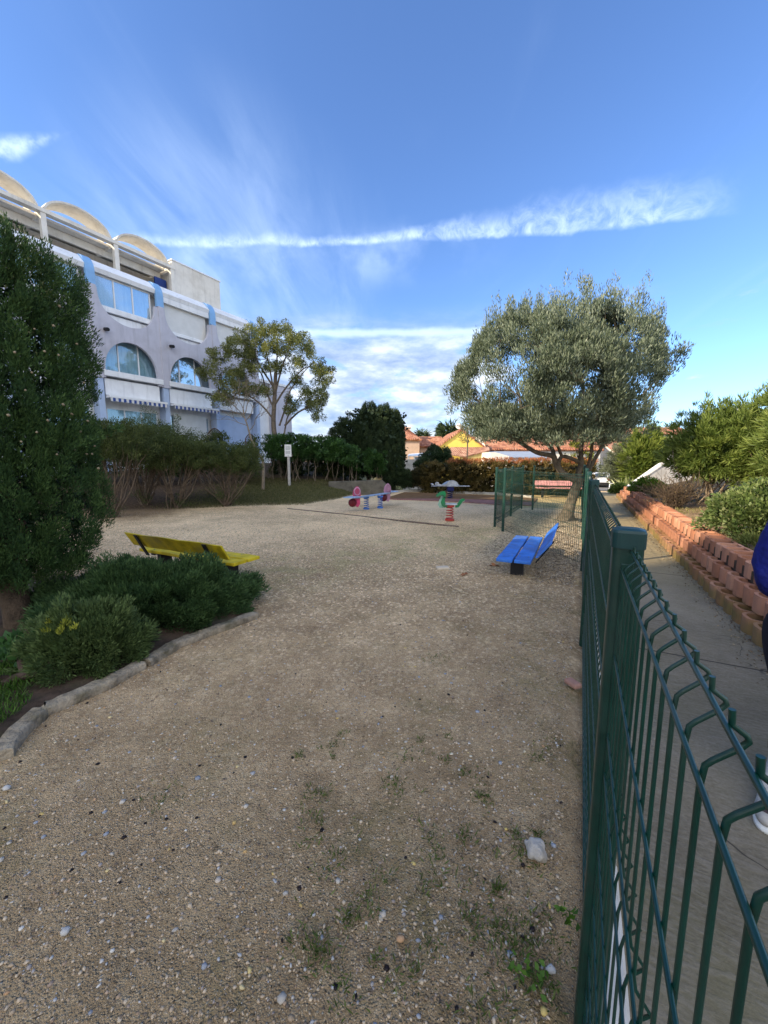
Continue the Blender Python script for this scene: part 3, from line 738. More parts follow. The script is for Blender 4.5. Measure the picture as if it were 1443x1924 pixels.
def polylimb(mb, pts, r0, r1, n=9):
    """smooth limb through control points"""
    P = [Vector(p) for p in pts]; out = []
    for i in range(len(P)-1):
        p0, p1, p2, p3 = P[max(i-1, 0)], P[i], P[i+1], P[min(i+2, len(P)-1)]
        for k in range(5):
            t = k/5; out.append(.5*((2*p1)+(p2-p0)*t+(2*p0-5*p1+4*p2-p3)*t*t+(3*p1-p0-3*p2+p3)*t**3))
    out.append(P[-1]); m = len(out)
    mb.tube(out, [r0+(r1-r0)*(i/(m-1)) for i in range(m)], n, caps=False); return out

# --- olive tree
def olive():
    b = Vector((4.66, 9.72, 0)); r = empty('olive_tree', b, 'large silvery grey olive tree with a forked trunk and wide rounded crown beside the fence', 'tree')
    Y = 9.8; tr = MB()
    # flared base
    tr.tube([b+Vector((0, 0, -.1)), b+Vector((0, 0, .05)), b+Vector((.03, 0, .2)), b+Vector((.1, 0, .5)), b+Vector((.18, 0, .8)), b+Vector((.27, 0, 1.06))], [.27, .21, .145, .118, .115, .11], 14, caps=False)
    fork = b+Vector((.26, 0, .98))
    ends = []
    def L(pts, r0, r1): 
        o = polylimb(tr, pts, r0, r1); ends.append((o[-1], r1)); return o
    L([fork, at(1058, 890, 9.7), at(1045, 872, 9.7), at(1038, 857, 9.6), at(1008, 850, 9.4), at(970, 826, 9.2), at(935, 800, 9.1)], 0.092, 0.030)
    L([at(1046, 873, 9.7), at(1040, 855, 9.8), at(1036, 842, 9.9), at(1005, 815, 10.2), at(985, 780, 10.3)], 0.068, 0.025)
    L([at(1050, 880, 9.75), at(1050, 868, 9.7), at(1056, 858, 9.7), at(1070, 860, 9.7), at(1088, 868, 9.8)], 0.048, 0.047)
    L([at(1056, 858, 9.7), at(1048, 838, 9.6), at(1042, 815, 9.4), at(1035, 780, 9.2)], 0.040, 0.025)
    L([fork, at(1087, 890, 9.8), at(1092, 870, 9.8), at(1091, 850, 9.8), at(1094, 825, 9.9), at(1098, 780, 10.1), at(1095, 710, 10.3)], 0.084, 0.030)
    L([fork+Vector((.06, 0, 0)), at(1104, 888, 10.1), at(1118, 862, 10.2), at(1130, 840, 10.3), at(1133, 815, 10.4), at(1145, 770, 10.6), at(1160, 710, 10.8)], 0.060, 0.025)
    L([at(1100, 890, 10), at(1108, 865, 9.9), at(1112, 840, 9.8), at(1115, 815, 9.6), at(1125, 770, 9.3), at(1135, 700, 9.1)], 0.048, 0.024)
    L([at(1132, 825, 10.4), at(1160, 795, 10.2), at(1200, 750, 10.2), at(1250, 695, 10.3)], 0.032, 0.015)
    # crown clumps (outline taken from the photograph, each with its own depth)
    C = []; O = []
    cen = at(1065, 700, 9.9)
    outline = [(845, 745), (850, 690), (880, 650), (905, 610), (945, 585), (990, 572), (1040, 562), (1100, 540), (1150, 552), (1205, 570), (1245, 600), (1262, 650), (1255, 690), (1240, 740), (1225, 790), (1190, 820), (1140, 838), (1100, 815), (1040, 822), (990, 825), (940, 822), (885, 800)]
    ocx = sum(p[0] for p in outline)/len(outline); ocy = sum(p[1] for p in outline)/len(outline)
    def inside(u, v):
        c = False; n = len(outline)
        for i in range(n):
            x1, y1 = outline[i]; x2, y2 = outline[i-1]
            if (y1 > v) != (y2 > v) and u < (x2-x1)*(v-y1)/(y2-y1)+x1: c = not c
        return c
    tries = 0
    while len(C) < 1150 and tries < 30000:
        tries += 1
        u, v = random.uniform(840, 1275), random.uniform(535, 845)
        if not inside(u, v): continue
        e = 1.0
        du, dv = (u-1062)/215, (v-695)/150; e = max(0, 1-du*du-dv*dv)
        dep = 2.1*math.sqrt(e)
        f = random.choice((-1, 1))*random.uniform(.55, 1)**.7
        y = 9.9+dep*f
        p = at(1062+(u-1062)*.95, 850+(v-850)*.95, y)
        g = mnoise.noise(p*.95+Vector((4, 1, 7)))
        if g < -.12 and random.random() < .9: continue
        C.append(p); o = (p-Vector((4.8, 9.9, 2.2))).normalized(); O.append(o)
    for (u, v) in [(1262, 672), (1275, 665), (1287, 655), (1270, 690), (1282, 668), (1255, 700), (1100, 535), (1102, 545), (1150, 555), (1205, 562), (1212, 575), (985, 578), (845, 735), (855, 755), (850, 770), (1225, 800), (1215, 812)]:
        C.append(at(u, v, 9.9)); O.append((C[-1]-Vector((4.8, 9.9, 2.6))).normalized())
    for i in range(230):
        u = random.uniform(865, 1200); v = random.uniform(775, 832)-abs(u-1040)*.05; C.append(at(1050+(u-1050)*.93, v, 9.9+random.uniform(-1.7, 1.5))); O.append((C[-1]-Vector((4.8, 9.9, 3.2))).normalized())
    Ca, Oa = arr(C), arr(O)
    a = clumps(Ca, .17, Oa, 100, .085, .022, up=.9, k_out=.35, spread=.45, hue=.3)
    # upright sprays at the top
    top = Ca[Ca[:, 2] > 4.2]; k = len(top)
    top = top+rng.normal(size=top.shape)*np.array([.1, .1, .12]); b2 = clumps(top+np.array([0, 0, .25]), .11, np.tile([0, 0, 1.], (k, 1)), 45, .08, .018, up=1.3, k_out=.3, spread=.25, hue=.3, flat=2.2)
    P, D, Ls, Ws, rn = cat(a, b2)
    leaves('foliage', P, D, Ls, Ws, rn, leaf_mat('olive_leaf', (.055, .08, .05), (.125, .16, .105), (.27, .31, .235), .5, .2), r)
    # twigs from limb ends to nearby clumps
    le = [e[0] for e in ends]
    for i in range(0, len(C), 9):
        n0 = min(le, key=lambda q: (q-C[i]).length)
        if (n0-C[i]).length < 2.6: limb(tr, n0, C[i], .014, .004, 4, 4, .08)
    tr.build('trunk', mat('olive_bark', (.115, .095, .07), .95, .4, 8, .9, .025, bscale=24), r)
olive()

# --- dense conifers and clipped shrubs
CYP = leaf_mat('cypress_leaf', (.012, .030, .010), (.042, .092, .026), (.10, .17, .045), .7, .08)
def tall_cypress():
    b = Vector((-3.3, 3.3, 0)); r = empty('cypress', b, 'tall dense dark green cypress with small pale cones at the left edge, above the junipers', 'tree')
    tr = MB(); polylimb(tr, [b+Vector((.13, -.1, -.1)), b+Vector((.1, -.08, .25)), b+Vector((-.08, .05, .6)), b+Vector((-.05, .05, 1.2))], .115, .08, 12)
    for i in range(4): limb(tr, b+Vector((0, 0, .3)), b+Vector((random.uniform(-.5, .5), random.uniform(-.3, .3), 1.0)), .05, .02, 6)
    tr.build('trunk', mat('fibrous_bark', (.085, .06, .04), .95, .5, 5, 1.0, .03, bscale=40), r)
    def rad(z, a):
        f = (z-.42)/3.3
        base = np.interp(f, [0, .06, .2, .4, .6, .75, .85, .92], [.42, .58, .68, .73, .73, .70, .62, .50])*(1+.2*mnoise.noise(Vector((math.cos(a)*2.6, math.sin(a)*2.6, z*1.1+5))))
        return base*(1+.09*mnoise.noise(Vector((math.cos(a)*1.8, math.sin(a)*1.8, z*2.2)))+.05*mnoise.noise(Vector((math.cos(a)*5, math.sin(a)*5, z*5))))
    C = []; O = []
    for i in range(1900):
        z = .45+2.75*random.random(); a = random.uniform(0, 2*math.pi)
        if math.sin(a) > .5 and random.random() < .7: continue
        k = rad(z, a)*random.uniform(.78, 1.0)
        C.append(b+Vector((-.05+math.cos(a)*k, .05+math.sin(a)*k, z))); O.append(Vector((math.cos(a), math.sin(a), 0)))
    Ca, Oa = arr(C), arr(O)
    a1 = clumps(Ca, .055, Oa, 150, .032, .0075, up=.9, k_out=.5, spread=.45, hue=.6, flat=1.9)
    # leader tips
    tips = []; 
    for i in range(80):
        a = random.uniform(0, 6.28); k = random.uniform(0, .6); tips.append(b+Vector((math.cos(a)*k-.05, math.sin(a)*k, 3.05+random.uniform(-.2, .22)-k*.3)))
    tips += [b+Vector((.12, -.1, 3.2)), b+Vector((.15, -.1, 3.35))]
    Tp = arr(tips)
    T2 = np.concatenate([Tp+np.array([0, 0, dz]) for dz in (0, .08, .16, .24)])
    a2 = clumps(T2, .03, np.tile([0, 0, 1.], (len(T2), 1)), 40, .035, .008, up=1.2, k_out=.2, spread=.5, hue=.5, flat=2)
    # side sprig low right
    sp = arr([b+Vector((.78+.05*i, -.1, 1.62+.02*i)) for i in range(8)])
    a3 = clumps(sp, .03, np.tile([.7, 0, .6], (8, 1)), 40, .035, .009, up=.3, hue=.5)
    # inner mass
    q = rng.random((16000, 3)); zz = .5+2.5*q[:, 0]; an = 6.283*q[:, 1]; kk = np.sqrt(q[:, 2])*np.interp((zz-.42)/3.3, [0, .06, .2, .45, .65, .82, .93, 1.0], [.36, .5, .6, .64, .6, .48, .3, .05])*.98
    Pi = np.stack([b.x-.05+np.cos(an)*kk, b.y+.05+np.sin(an)*kk, zz], 1)
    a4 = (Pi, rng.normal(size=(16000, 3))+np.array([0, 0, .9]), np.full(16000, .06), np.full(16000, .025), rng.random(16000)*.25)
    P, D, L, W, rn = cat(a1, a2, a3, a4)
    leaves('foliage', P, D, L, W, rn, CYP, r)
    CONE = mat('cone', (.26, .21, .13), .8, .2, 20, .2)
    spots = [(101, 612), (84, 660), (65, 618), (112, 575), (144, 646), (48, 733), (119, 760), (135, 778), (165, 791), (151, 811), (141, 845), (178, 838), (107, 854), (163, 853), (173, 853), (69, 812), (158, 719), (110, 667), (28, 662), (60, 700), (16, 780), (40, 830), (185, 880), (90, 790)]
    for i, (u, v) in enumerate(spots):
        p = at(u, v, b.y); a_ = p.x-(b.x-.05); k = rad(p.z, -math.pi/2); yy = -math.sqrt(max(.0, k*k-a_*a_))*1.0
        q = at(u, v, b.y+.05+yy-.03); cone = MB(); cone.blob(q, random.uniform(.007, .012), 1, .25, 3, i); cone.build('cone', CONE, r)
tall_cypress()

JUN = leaf_mat('juniper_leaf', (.016, .042, .014), (.045, .095, .03), (.10, .17, .055), .65, .1)
JUN2 = leaf_mat('light_juniper_leaf', (.03, .055, .018), (.085, .135, .042), (.17, .23, .08), .65, .12)
YEL = leaf_mat('yellow_sprig_leaf', (.12, .14, .02), (.25, .27, .03), (.4, .4, .06), .6, .2)
def mound(name, label, c, rad, m, n, per, L, W, zmin=-.1, catg='shrub', up=.25, rot=0, rc=.06, lump=.3, stems=True, spread=.55, hue=.5, k_out=.8, lo=.8, inner=True, flat=1.0, keep=None, group=None):
    r = empty(name, (c[0], c[1], gz(c[0], c[1])), label, catg, group)
    P, U = shell(n, (0, 0, 0), rad, lo, zmin, lump)
    if keep is not None: k = keep(P+np.array(c)); P, U = P[k], U[k]
    ca, sa = math.cos(rot), math.sin(rot); Rm = np.array([[ca, -sa, 0], [sa, ca, 0], [0, 0, 1]])
    P = P@Rm.T+np.array(c); U = U@Rm.T
    sets = [clumps(P, rc, U, per, L, W, up, k_out, spread, hue, flat)]
    if inner:
        ni = int(n*6); u = unit(rng.normal(size=(ni, 3))); u[:, 2] = np.abs(u[:, 2])*(1 if zmin > -.5 else np.sign(rng.random(ni)-.4))
        q = u*np.array(rad)*(rng.random(ni)**.4*.8)[:, None]; q = q@Rm.T+np.array(c)
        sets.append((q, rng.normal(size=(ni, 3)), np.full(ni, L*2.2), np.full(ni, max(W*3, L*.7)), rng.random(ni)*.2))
    P2, D, Ls, Ws, rn = cat(*sets)
    leaves('foliage', P2, D, Ls, Ws, rn, m, r)
    if stems:
        mb = MB(); g0 = Vector((c[0], c[1], gz(c[0], c[1])-.05))
        for i in range(6):
            p = Vector(P[random.randrange(len(P))]); limb(mb, g0+Vector((random.uniform(-.1, .1)*rad[0], random.uniform(-.1, .1)*rad[1], 0)), g0.lerp(p, .8), .02*max(1, rad[2]), .006, 5)
        mb.build('stems', DTWIG, r)
    return r
mound('juniper', 'wide low dark green juniper spreading in front of the yellow bench', (-2.27, 3.5, .08), (.85, .52, .41), JUN, 1000, 125, .036, .009, -.1, rot=R(18), rc=.07, lump=.6, catg='shrub', up=.5)
mound('juniper', 'small rounded paler green juniper at the stone edging, left of the wide dark one', (-2.18, 2.66, .1), (.36, .28, .34), JUN2, 420, 90, .032, .008, -.2, rot=R(15), rc=.05, lump=.45, up=.4)
yp = arr([gp(118+random.gauss(0, 11), 1170+random.gauss(0, 7), .38+random.gauss(0, .02)) for i in range(22)])
P, D, Ls, Ws, rn = clumps(yp, .022, np.tile([0, 0, 1.], (22, 1)), 22, .028, .007, up=.5)
for o in bpy.data.objects:
    if o.get('label', '').startswith('small rounded paler'): leaves('yellow_sprig', P, D, Ls, Ws, rn, YEL, o)

# planter bed soil on the left
SOIL = mat('bed_soil', (.075, .05, .035), .95, .35, 12, .6, .01, dirt=(.05, .07, .025), dirt_amt=.4)
def soil_z(x, y): return .05+.04*mnoise.noise(Vector((x*1.5, y*1.5, 0)))
cb = [G(482, 1158), G(400, 1190), G(333, 1216), G(270, 1252), G(200, 1290), G(130, 1320), G(78, 1342), G(40, 1378), G(0, 1432)]
inn = [( -1.55, 4.0), (-1.9, 4.6), (-3.0, 4.9), (-6, 4.6), (-6, 1.0), (-2.35, 1.2)]
pts = cb+[(-2.3, 1.35)]+inn[::-1][1:]
sp = MB(); cxy = (-3.2, 3.0); ring = [Vector((p[0], p[1], .035)) for p in pts]; n = len(ring)
lev = [1, .8, .55, .3]; vs = []
for k in lev:
    for p in ring:
        q = Vector((cxy[0], cxy[1], 0)).lerp(p, k); q.z = .03+.05*(1-k)+.02*mnoise.noise(q*3); vs.append(q)
vs.append(Vector((cxy[0], cxy[1], .09)))
fs = [(i*n+j, i*n+(j+1) % n, (i+1)*n+(j+1) % n, (i+1)*n+j) for i in range(3) for j in range(n)]+[(3*n+j, 3*n+(j+1) % n, 4*n) for j in range(n)]
sp.add(vs, fs, True); tag(sp.build('planting_bed', SOIL), kind='structure')
# stone edging
STONE = mat('weathered_edging_stone', (.30, .25, .18), .95, .4, 11, 1.0, .02, dirt=(.11, .10, .05), dirt_amt=.85, bscale=40)
se = empty('stone_edging', (cb[4][0], cb[4][1], 0), 'weathered rounded stone edging curving round the juniper bed', 'edging')
for a, b_ in ((0, 3), (3, 6), (6, 8)):
    mb = MB(); seg = [Vector((cb[i][0], cb[i][1], .028)) for i in range(a, b_+1)]
    P = []
    for i in range(len(seg)-1):
        for k in range(9): P.append(seg[i].lerp(seg[i+1], k/9))
    P.append(seg[-1]); d0 = (P[1]-P[0]).normalized()*.012; P[0] = P[0]+d0; P[-1] = P[-1]-d0
    P = [p+Vector((mnoise.noise(p*4), mnoise.noise(p*4+Vector((5, 0, 0))), mnoise.noise(p*6+Vector((0, 5, 0)))*.6))*.012 for p in P]
    n_ = len(P); vs = []; m_ = 14
    for i, p in enumerate(P):
        tt_ = (P[min(i+1, n_-1)]-P[max(i-1, 0)]); tt_.z = 0; tt_.normalize(); sd = Vector((tt_.y, -tt_.x, 0))
        for k in range(m_):
            th = 2*math.pi*k/m_; c_, s_ = math.cos(th), math.sin(th); q_ = p+sd*math.copysign(abs(c_)**.38, c_)*.050+Vector((0, 0, -.012+math.copysign(abs(s_)**.4, s_)*.040))
            q_ += Vector((mnoise.noise(q_*14), mnoise.noise(q_*14+Vector((9, 0, 0))), mnoise.noise(q_*16+Vector((0, 9, 0)))))*.011; vs.append(q_)
    mb.add(vs, [(i*m_+k, i*m_+(k+1) % m_, (i+1)*m_+(k+1) % m_, (i+1)*m_+k) for i in range(n_-1) for k in range(m_)], True)
    mb.add(vs[:m_], [tuple(range(m_))[::-1]]); mb.add(vs[-m_:], [tuple(range(m_))]); mb.build('edging_stone', STONE, se)
# driftwood
lg = MB(); c0 = gp(45, 1268, .08)
polylimb(lg, [gp(5, 1285, .05), gp(38, 1272, .07), gp(70, 1262, .1), gp(100, 1245, .14)], .03, .035, 9)
polylimb(lg, [gp(38, 1240, .17), gp(45, 1258, .11), gp(62, 1268, .07)], .018, .032, 8)
polylimb(lg, [gp(0, 1272, .1), gp(30, 1275, .06)], .012, .02, 8)
tag(lg.build('dead_branch', mat('dead_wood', (.06, .04, .03), .9, .5, 12, .8, .01)), 'gnarled dark dead branch lying in the bed beside the small juniper', 'branch')

# grass and weeds
def blades(name, P, L, W, rn, m, parent=None, lean=.5):
    n = len(P); D = np.stack([rng.normal(size=n)*lean, rng.normal(size=n)*lean, np.ones(n)], 1)
    return leaves(name, P, D, L, W, rn, m, parent, bend=.05)
GRS = leaf_mat('grass_blade', (.03, .075, .01), (.06, .14, .02), (.12, .22, .04), .6, .3)
n = 7000; x = rng.uniform(-2.9, -2.05, n); y = rng.uniform(1.5, 2.75, n)
k = np.interp(y, [1.5, 2.1, 2.75], [-2.12, -2.12, -2.45])
mask = (x < k)&(np.array([mnoise.noise(Vector((a*3, b_*3, 1))) for a, b_ in zip(x, y)]) > -.25)
P = np.stack([x, y, np.full(n, .05)], 1)[mask]
tag(blades('lawn_grass', P, rng.uniform(.03, .07, len(P)), .006, rng.random(len(P)), GRS), kind='stuff', label='bright green grass growing inside the stone edging', cat='grass')
# leafy ground plants beside the small juniper
pl_ = arr([gp(u, v, .12) for u, v in [(20, 1235), (45, 1218), (70, 1210), (95, 1220), (30, 1205), (60, 1235), (85, 1198), (10, 1215)]])
Pq, Dq, Lq, Wq, rq = clumps(pl_, .1, np.tile([0, 0, 1.], (8, 1)), 35, .06, .035, up=.4, k_out=.1, spread=.7, flat=.5)
tag(leaves('ground_cover', Pq, Dq, Lq, Wq, rq, leaf_mat('weed_leaf', (.02, .06, .015), (.04, .11, .03), (.08, .18, .05), .6, .25)), kind='stuff', label='leafy green weeds between the cypress trunk and the dead branch', cat='ground cover')
# dry bank grass
n = 60000; x = rng.uniform(-9, -.9, n); y = rng.uniform(11.5, 18.2, n); z = ground_z(x, y)
mask = (z > .02)&(x > -6.6+rng.normal(size=n)*.5); x, y, z = x[mask], y[mask], z[mask]
P = np.stack([x, y, z], 1)
tag(blades('bank_grass', P, rng.uniform(.03, .09, len(P)), .012, rng.random(len(P)), leaf_mat('dry_grass', (.05, .055, .018), (.11, .115, .04), (.22, .20, .09), .8, .3)), kind='stuff', label='short dull grass on the sloping bank below the hedge', cat='grass')

# --- small tufts, gravel, stones
def pebbles(name, n, xy, rmin, rmax, m, label, cat_, power=2.2, zf=None):
    bm = bmesh.new(); bmesh.ops.create_icosphere(bm, subdivisions=1, radius=1)
    bv = arr([v.co for v in bm.verts]); bf = np.array([[v.index for v in f.verts] for f in bm.faces]); bm.free()
    X, Y = xy; n = len(X); s = rmin+(rmax-rmin)*rng.random(n)**power
    sc = s[:, None]*rng.uniform(.6, 1.3, (n, 3))*np.array([1, 1, .6])
    th = rng.uniform(0, 6.28, n); V = bv[None]*(1+rng.uniform(-.25, .25, (n, len(bv), 1)))*sc[:, None, :]
    c, s_ = np.cos(th)[:, None], np.sin(th)[:, None]
    Vx = V[..., 0]*c-V[..., 1]*s_; Vy = V[..., 0]*s_+V[..., 1]*c
    Z = ground_z(X, Y)+ (0 if zf is None else zf)+np.array([mnoise.noise(Vector((a*.7, b_*.7, 0)))*.02+mnoise.noise(Vector((a*2.6, b_*2.6, 3)))*.008 for a, b_ in zip(X, Y)])
    V = np.stack([Vx+X[:, None], Vy+Y[:, None], V[..., 2]+Z[:, None]+sc[:, 2:3]*.15], -1)
    nv = len(bv); Fc = (bf[None]+(np.arange(n)*nv)[:, None, None]).reshape(-1, 3)
    me = bpy.data.meshes.new(name); me.vertices.add(n*nv); me.vertices.foreach_set('co', V.reshape(-1))
    me.loops.add(Fc.size); me.loops.foreach_set('vertex_index', Fc.reshape(-1).astype(np.int32))
    me.polygons.add(len(Fc)); me.polygons.foreach_set('loop_start', np.arange(0, Fc.size, 3, dtype=np.int32))
    a = me.attributes.new('rnd', 'FLOAT', 'POINT'); a.data.foreach_set('value', np.repeat(rng.random(n), nv).astype(np.float32))
    me.update(); me.validate()
    return tag(link_mesh(name, me, m), label, cat_, kind='stuff')
def stone_mat(name, stops, rough=.8):
    m = bpy.data.materials.new(name); m.use_nodes = True; w = NT(m.node_tree); b = w.n['Principled BSDF']
    a = w.n.new('ShaderNodeAttribute'); a.attribute_name = 'rnd'; w.link(w.ramp(a.outputs['Fac'], stops), b.inputs['Base Color']); b.inputs['Roughness'].default_value = rough; b.inputs['Specular IOR Level'].default_value = .25; return m
PEB = stone_mat('pebble', [(0, (.13, .10, .075)), (.3, (.38, .28, .18)), (.55, (.52, .40, .27)), (.8, (.62, .50, .35)), (.88, (.33, .22, .14)), (.95, (.40, .40, .40)), (1, (.66, .62, .54))])
def scatter(n, ymax, near=-.2):
    # denser near the camera; x within the playground
    y = near+(ymax-near)*rng.random(n)**1.6; x = rng.uniform(-1, 1, n)*(1.1+np.maximum(y, 0)*1.05)
    w_ = x*FM.x+y*FM.y; edge = np.interp(y, [0, 1.79, 2.1, 2.4, 2.96, 3.55, 4.2, 20], [-1.95, -1.95, -2.0, -1.8, -1.6, -1.2, -30, -30])
    k = (w_ < .02)&(x > edge); return x[k], y[k]
pebbles('gravel', 0, scatter(95000, 6.5), .0018, .0072, PEB, 'loose small gravel covering the playground ground', 'gravel')
pebbles('gravel', 0, scatter(1000, 6, .6), .006, .012, stone_mat('mixed_stone', [(0, (.24, .255, .28)), (.3, (.33, .35, .385)), (.45, (.42, .38, .32)), (.6, (.55, .50, .42)), (.75, (.48, .28, .14)), (.85, (.6, .45, .15)), (1, (.62, .60, .56))]), 'larger mixed grey, bluish, orange and cream stones scattered in the gravel', 'stones', 1.5)
pebbles('fallen_olives', 0, scatter(260, 4.5, .6), .006, .0095, stone_mat('black_olive', [(0, (.008, .006, .007)), (1, (.02, .012, .012))], .4), 'small black fallen fruits dotted over the gravel', 'fruits', 1.2)
# wood chips and litter near the fence and in the enclosure
n = 14000; t = rng.uniform(.8, 12, n); w_ = np.where(rng.random(n) < .35, rng.uniform(-.45, .02, n), np.where(t > 6.2, rng.uniform(-1.4, .0, n), rng.uniform(-.5, .02, n)))
X = t*FD.x+w_*FM.x; Yv = t*FD.y+w_*FM.y
P = np.stack([X, Yv, ground_z(X, Yv)+.008], 1); D = np.stack([rng.normal(size=n), rng.normal(size=n), rng.normal(size=n)*.18], 1)
tag(leaves('wood_chips', P, D, np.where(t < 5, rng.uniform(.006, .022, n), rng.uniform(.015, .04, n)), np.where(t < 5, .0045, .011), rng.random(n), leaf_mat('chip', (.08, .06, .045), (.24, .20, .15), (.48, .44, .37), .9, 0)), kind='stuff', label='grey wood chips and dry leaves strewn along the fence foot', cat='litter')
n = 1500; t = rng.uniform(2, 16, n); w_ = 1.36-np.abs(rng.normal(size=n))*.09; X = t*FD.x+w_*FM.x; Yv = t*FD.y+w_*FM.y
P = np.stack([X, Yv, np.full(n, .006)], 1); D = np.stack([rng.normal(size=n), rng.normal(size=n), rng.normal(size=n)*.2], 1)
tag(leaves('wall_litter', P, D, rng.uniform(.01, .03, n), .01, rng.random(n), leaf_mat('wall_leaf', (.06, .04, .025), (.18, .12, .07), (.40, .32, .2), .9, 0)), kind='stuff', label='dead leaves blown against the foot of the block wall', cat='litter')
# dry leaf and twig litter on the near ground
x, y = scatter(5000, 5, .5); n = len(x)
P = np.stack([x, y, np.full(n, .012)], 1); D = np.stack([rng.normal(size=n), rng.normal(size=n), rng.normal(size=n)*.15], 1)
tag(leaves('ground_litter', P, D, rng.uniform(.008, .035, n), .0035, rng.random(n), leaf_mat('litter', (.05, .035, .022), (.14, .10, .06), (.34, .28, .19), .9, 0)), kind='stuff', label='dry leaf bits and twigs scattered on the near gravel', cat='litter')
x, y = scatter(150000, 11.5, .6); kp = rng.random(len(x)) < smooth(y, .6, 4.5)*.85+.15; x, y = x[kp], y[kp]; zc = ground_z(x, y)
P = np.stack([x, y, zc+.010], 1)[zc < .01]; n = len(P); fy = np.clip((P[:, 1]-.4)/4.6, .2, 1); D = np.stack([rng.normal(size=n), rng.normal(size=n), rng.normal(size=n)*.25], 1)
tag(leaves('dry_chips', P, D, rng.uniform(.008, .028, n)*fy, .0095*fy, rng.random(n), leaf_mat('dry_chip', (.10, .07, .045), (.42, .345, .245), (.68, .58, .44), .9, 0)), kind='stuff', label='straw coloured bits and flat gravel over the middle of the playground', cat='litter')
# weeds
W_ = []
for u, v, s_, n in [(905, 1500, .05, 80), (870, 1455, .03, 40), (930, 1670, .03, 60), (1000, 1840, .05, 60), (960, 1770, .1, 120), (600, 1790, .05, 80), (910, 1760, .07, 70), (790, 1395, .03, 30), (835, 1430, .03, 30), (870, 1580, .04, 40), (1010, 1425, .05, 30), (690, 1700, .05, 60), (820, 1240, .1, 60), (300, 1500, .1, 40), (1060, 1720, .02, 15)]:
    c = gp(u, v, 0)
    for i in range(n): W_.append((c.x+random.gauss(0, s_*.55), c.y+random.gauss(0, s_*.55), .006))
for i in range(70):
    c = gp(random.uniform(560, 1060), random.uniform(1380, 1900)); sg_ = random.uniform(.008, .035)
    for k in range(random.randint(8, 34)): W_.append((c.x+random.gauss(0, sg_), c.y+random.gauss(0, sg_), .005))
for i in range(2600):
    yy = random.uniform(4.5, 9.0); xx = (yy-6.2)/.8+random.gauss(0, .9)
    if xx*FM.x+yy*FM.y < -.1: W_.append((xx, yy, .004))
Wp = arr(W_); n = len(Wp)
tag(blades('weeds', Wp, rng.uniform(.012, .035, n), .005, rng.random(n), leaf_mat('weed_blade', (.05, .075, .015), (.09, .13, .03), (.17, .21, .06), .7, .3), lean=.9), kind='stuff', label='tiny green weeds sprouting through the gravel', cat='weeds')
lv = leaf_mat('broad_weed', (.04, .1, .01), (.08, .17, .02), (.14, .26, .04), .6, .3)
c = gp(1068, 1725, .02); Pw = arr([c+Vector((random.gauss(0, .012), random.gauss(0, .02), random.uniform(0, .03))) for i in range(14)])
tag(leaves('leafy_weed', Pw, rng.normal(size=(14, 3))*np.array([1, 1, .5])+np.array([0, 0, .4]), .034, .017, rng.random(14), lv), 'bright green leafy weed at the foot of the fence', 'weed')
c = gp(1003, 1838, .01); Pw = arr([c+Vector((random.gauss(0, .03), random.gauss(0, .03), random.uniform(0, .015))) for i in range(26)])
tag(leaves('leafy_weed', Pw, rng.normal(size=(26, 3))*np.array([1, 1, .4])+np.array([0, 0, .4]), .024, .015, rng.random(26), lv), 'small spreading leafy weed in the near gravel below the white rock', 'weed')

ROCK = mat('pale_rock', (.50, .46, .40), .9, .15, 25, .6, .01, dirt=(.3, .25, .18), dirt_amt=.6)
c = gp(1007, 1597, .025); mb = MB(); mb.blob(c, (.036, .043, .03), 3, .2, 1.5, 5); mb.blob(c+Vector((-.02, .03, -.005)), (.012, .014, .012), 2, .3, 2, 8)
tag(mb.build('rock', ROCK), 'pale lumpy fist-sized rock lying on the gravel near the fence', 'rock')
c = gp(832, 1066, .03); mb = MB(); mb.box(-.09, .09, -.055, .055, -.03, .012, Matrix.Translation(c) @ Matrix.Rotation(R(8), 4, 'Z'))
tag(mb.build('paving_fragment', mat('pale_slab', (.52, .45, .35), .9, .1, 12, .3), bevel=.012), 'flat cream paving fragment lying in the middle of the gravel', 'slab')
def big_leaf(u, v, label, s=.05):
    c = gp(u, v, .02); P = arr([c+Vector((random.uniform(-1, 1)*s*.5, random.uniform(-1, 1)*s*.5, 0)) for i in range(3)]); D = rng.normal(size=(3, 3))*np.array([1, 1, .35])
    tag(leaves('fallen_leaf', P, D, s*1.6, s*1.1, rng.random(3), leaf_mat('brown_leaf', (.22, .08, .03), (.3, .13, .06), (.4, .2, .1), .8, .1), bend=.2), label, 'leaf')
big_leaf(930, 1062, 'curled reddish brown dead leaf left of the blue bench leg')
big_leaf(877, 1079, 'curled brown dead leaf between the cream paving fragment and the blue bench')
mb = MB(); c = gp(1077, 1283, .02); mb.box(-.035, .03, -.05, .05, -.02, .015, Matrix.Translation(c) @ Matrix.Rotation(R(20), 4, 'Z'))
tag(mb.build('brick_fragment', mat('pinkish_brick', (.36, .20, .15), .9, .15, 14, .4), bevel=.01), 'dull pinkish brick fragment half hidden at the fence foot', 'brick')
for u, v, s_, lab in [(122, 1750, .011, 'pale angular stone near the lower left corner'), (12, 1480, .013, 'white chip of stone at the left edge below the stone edging'), (752, 1764, .010, 'smooth orange pebble near the bottom centre'), (1035, 1822, .012, 'cream pebble close to the fence at the bottom')]:
    c = gp(u, v, .012); mb = MB(); mb.blob(c, (s_*1.3, s_, s_*.8), 2, .18, 1.5, u)
    tag(mb.build('stone', mat('stone_%d' % u, (.5, .48, .44) if u != 752 else (.5, .30, .16), .8, .1, 30, .2)), lab, 'stone')

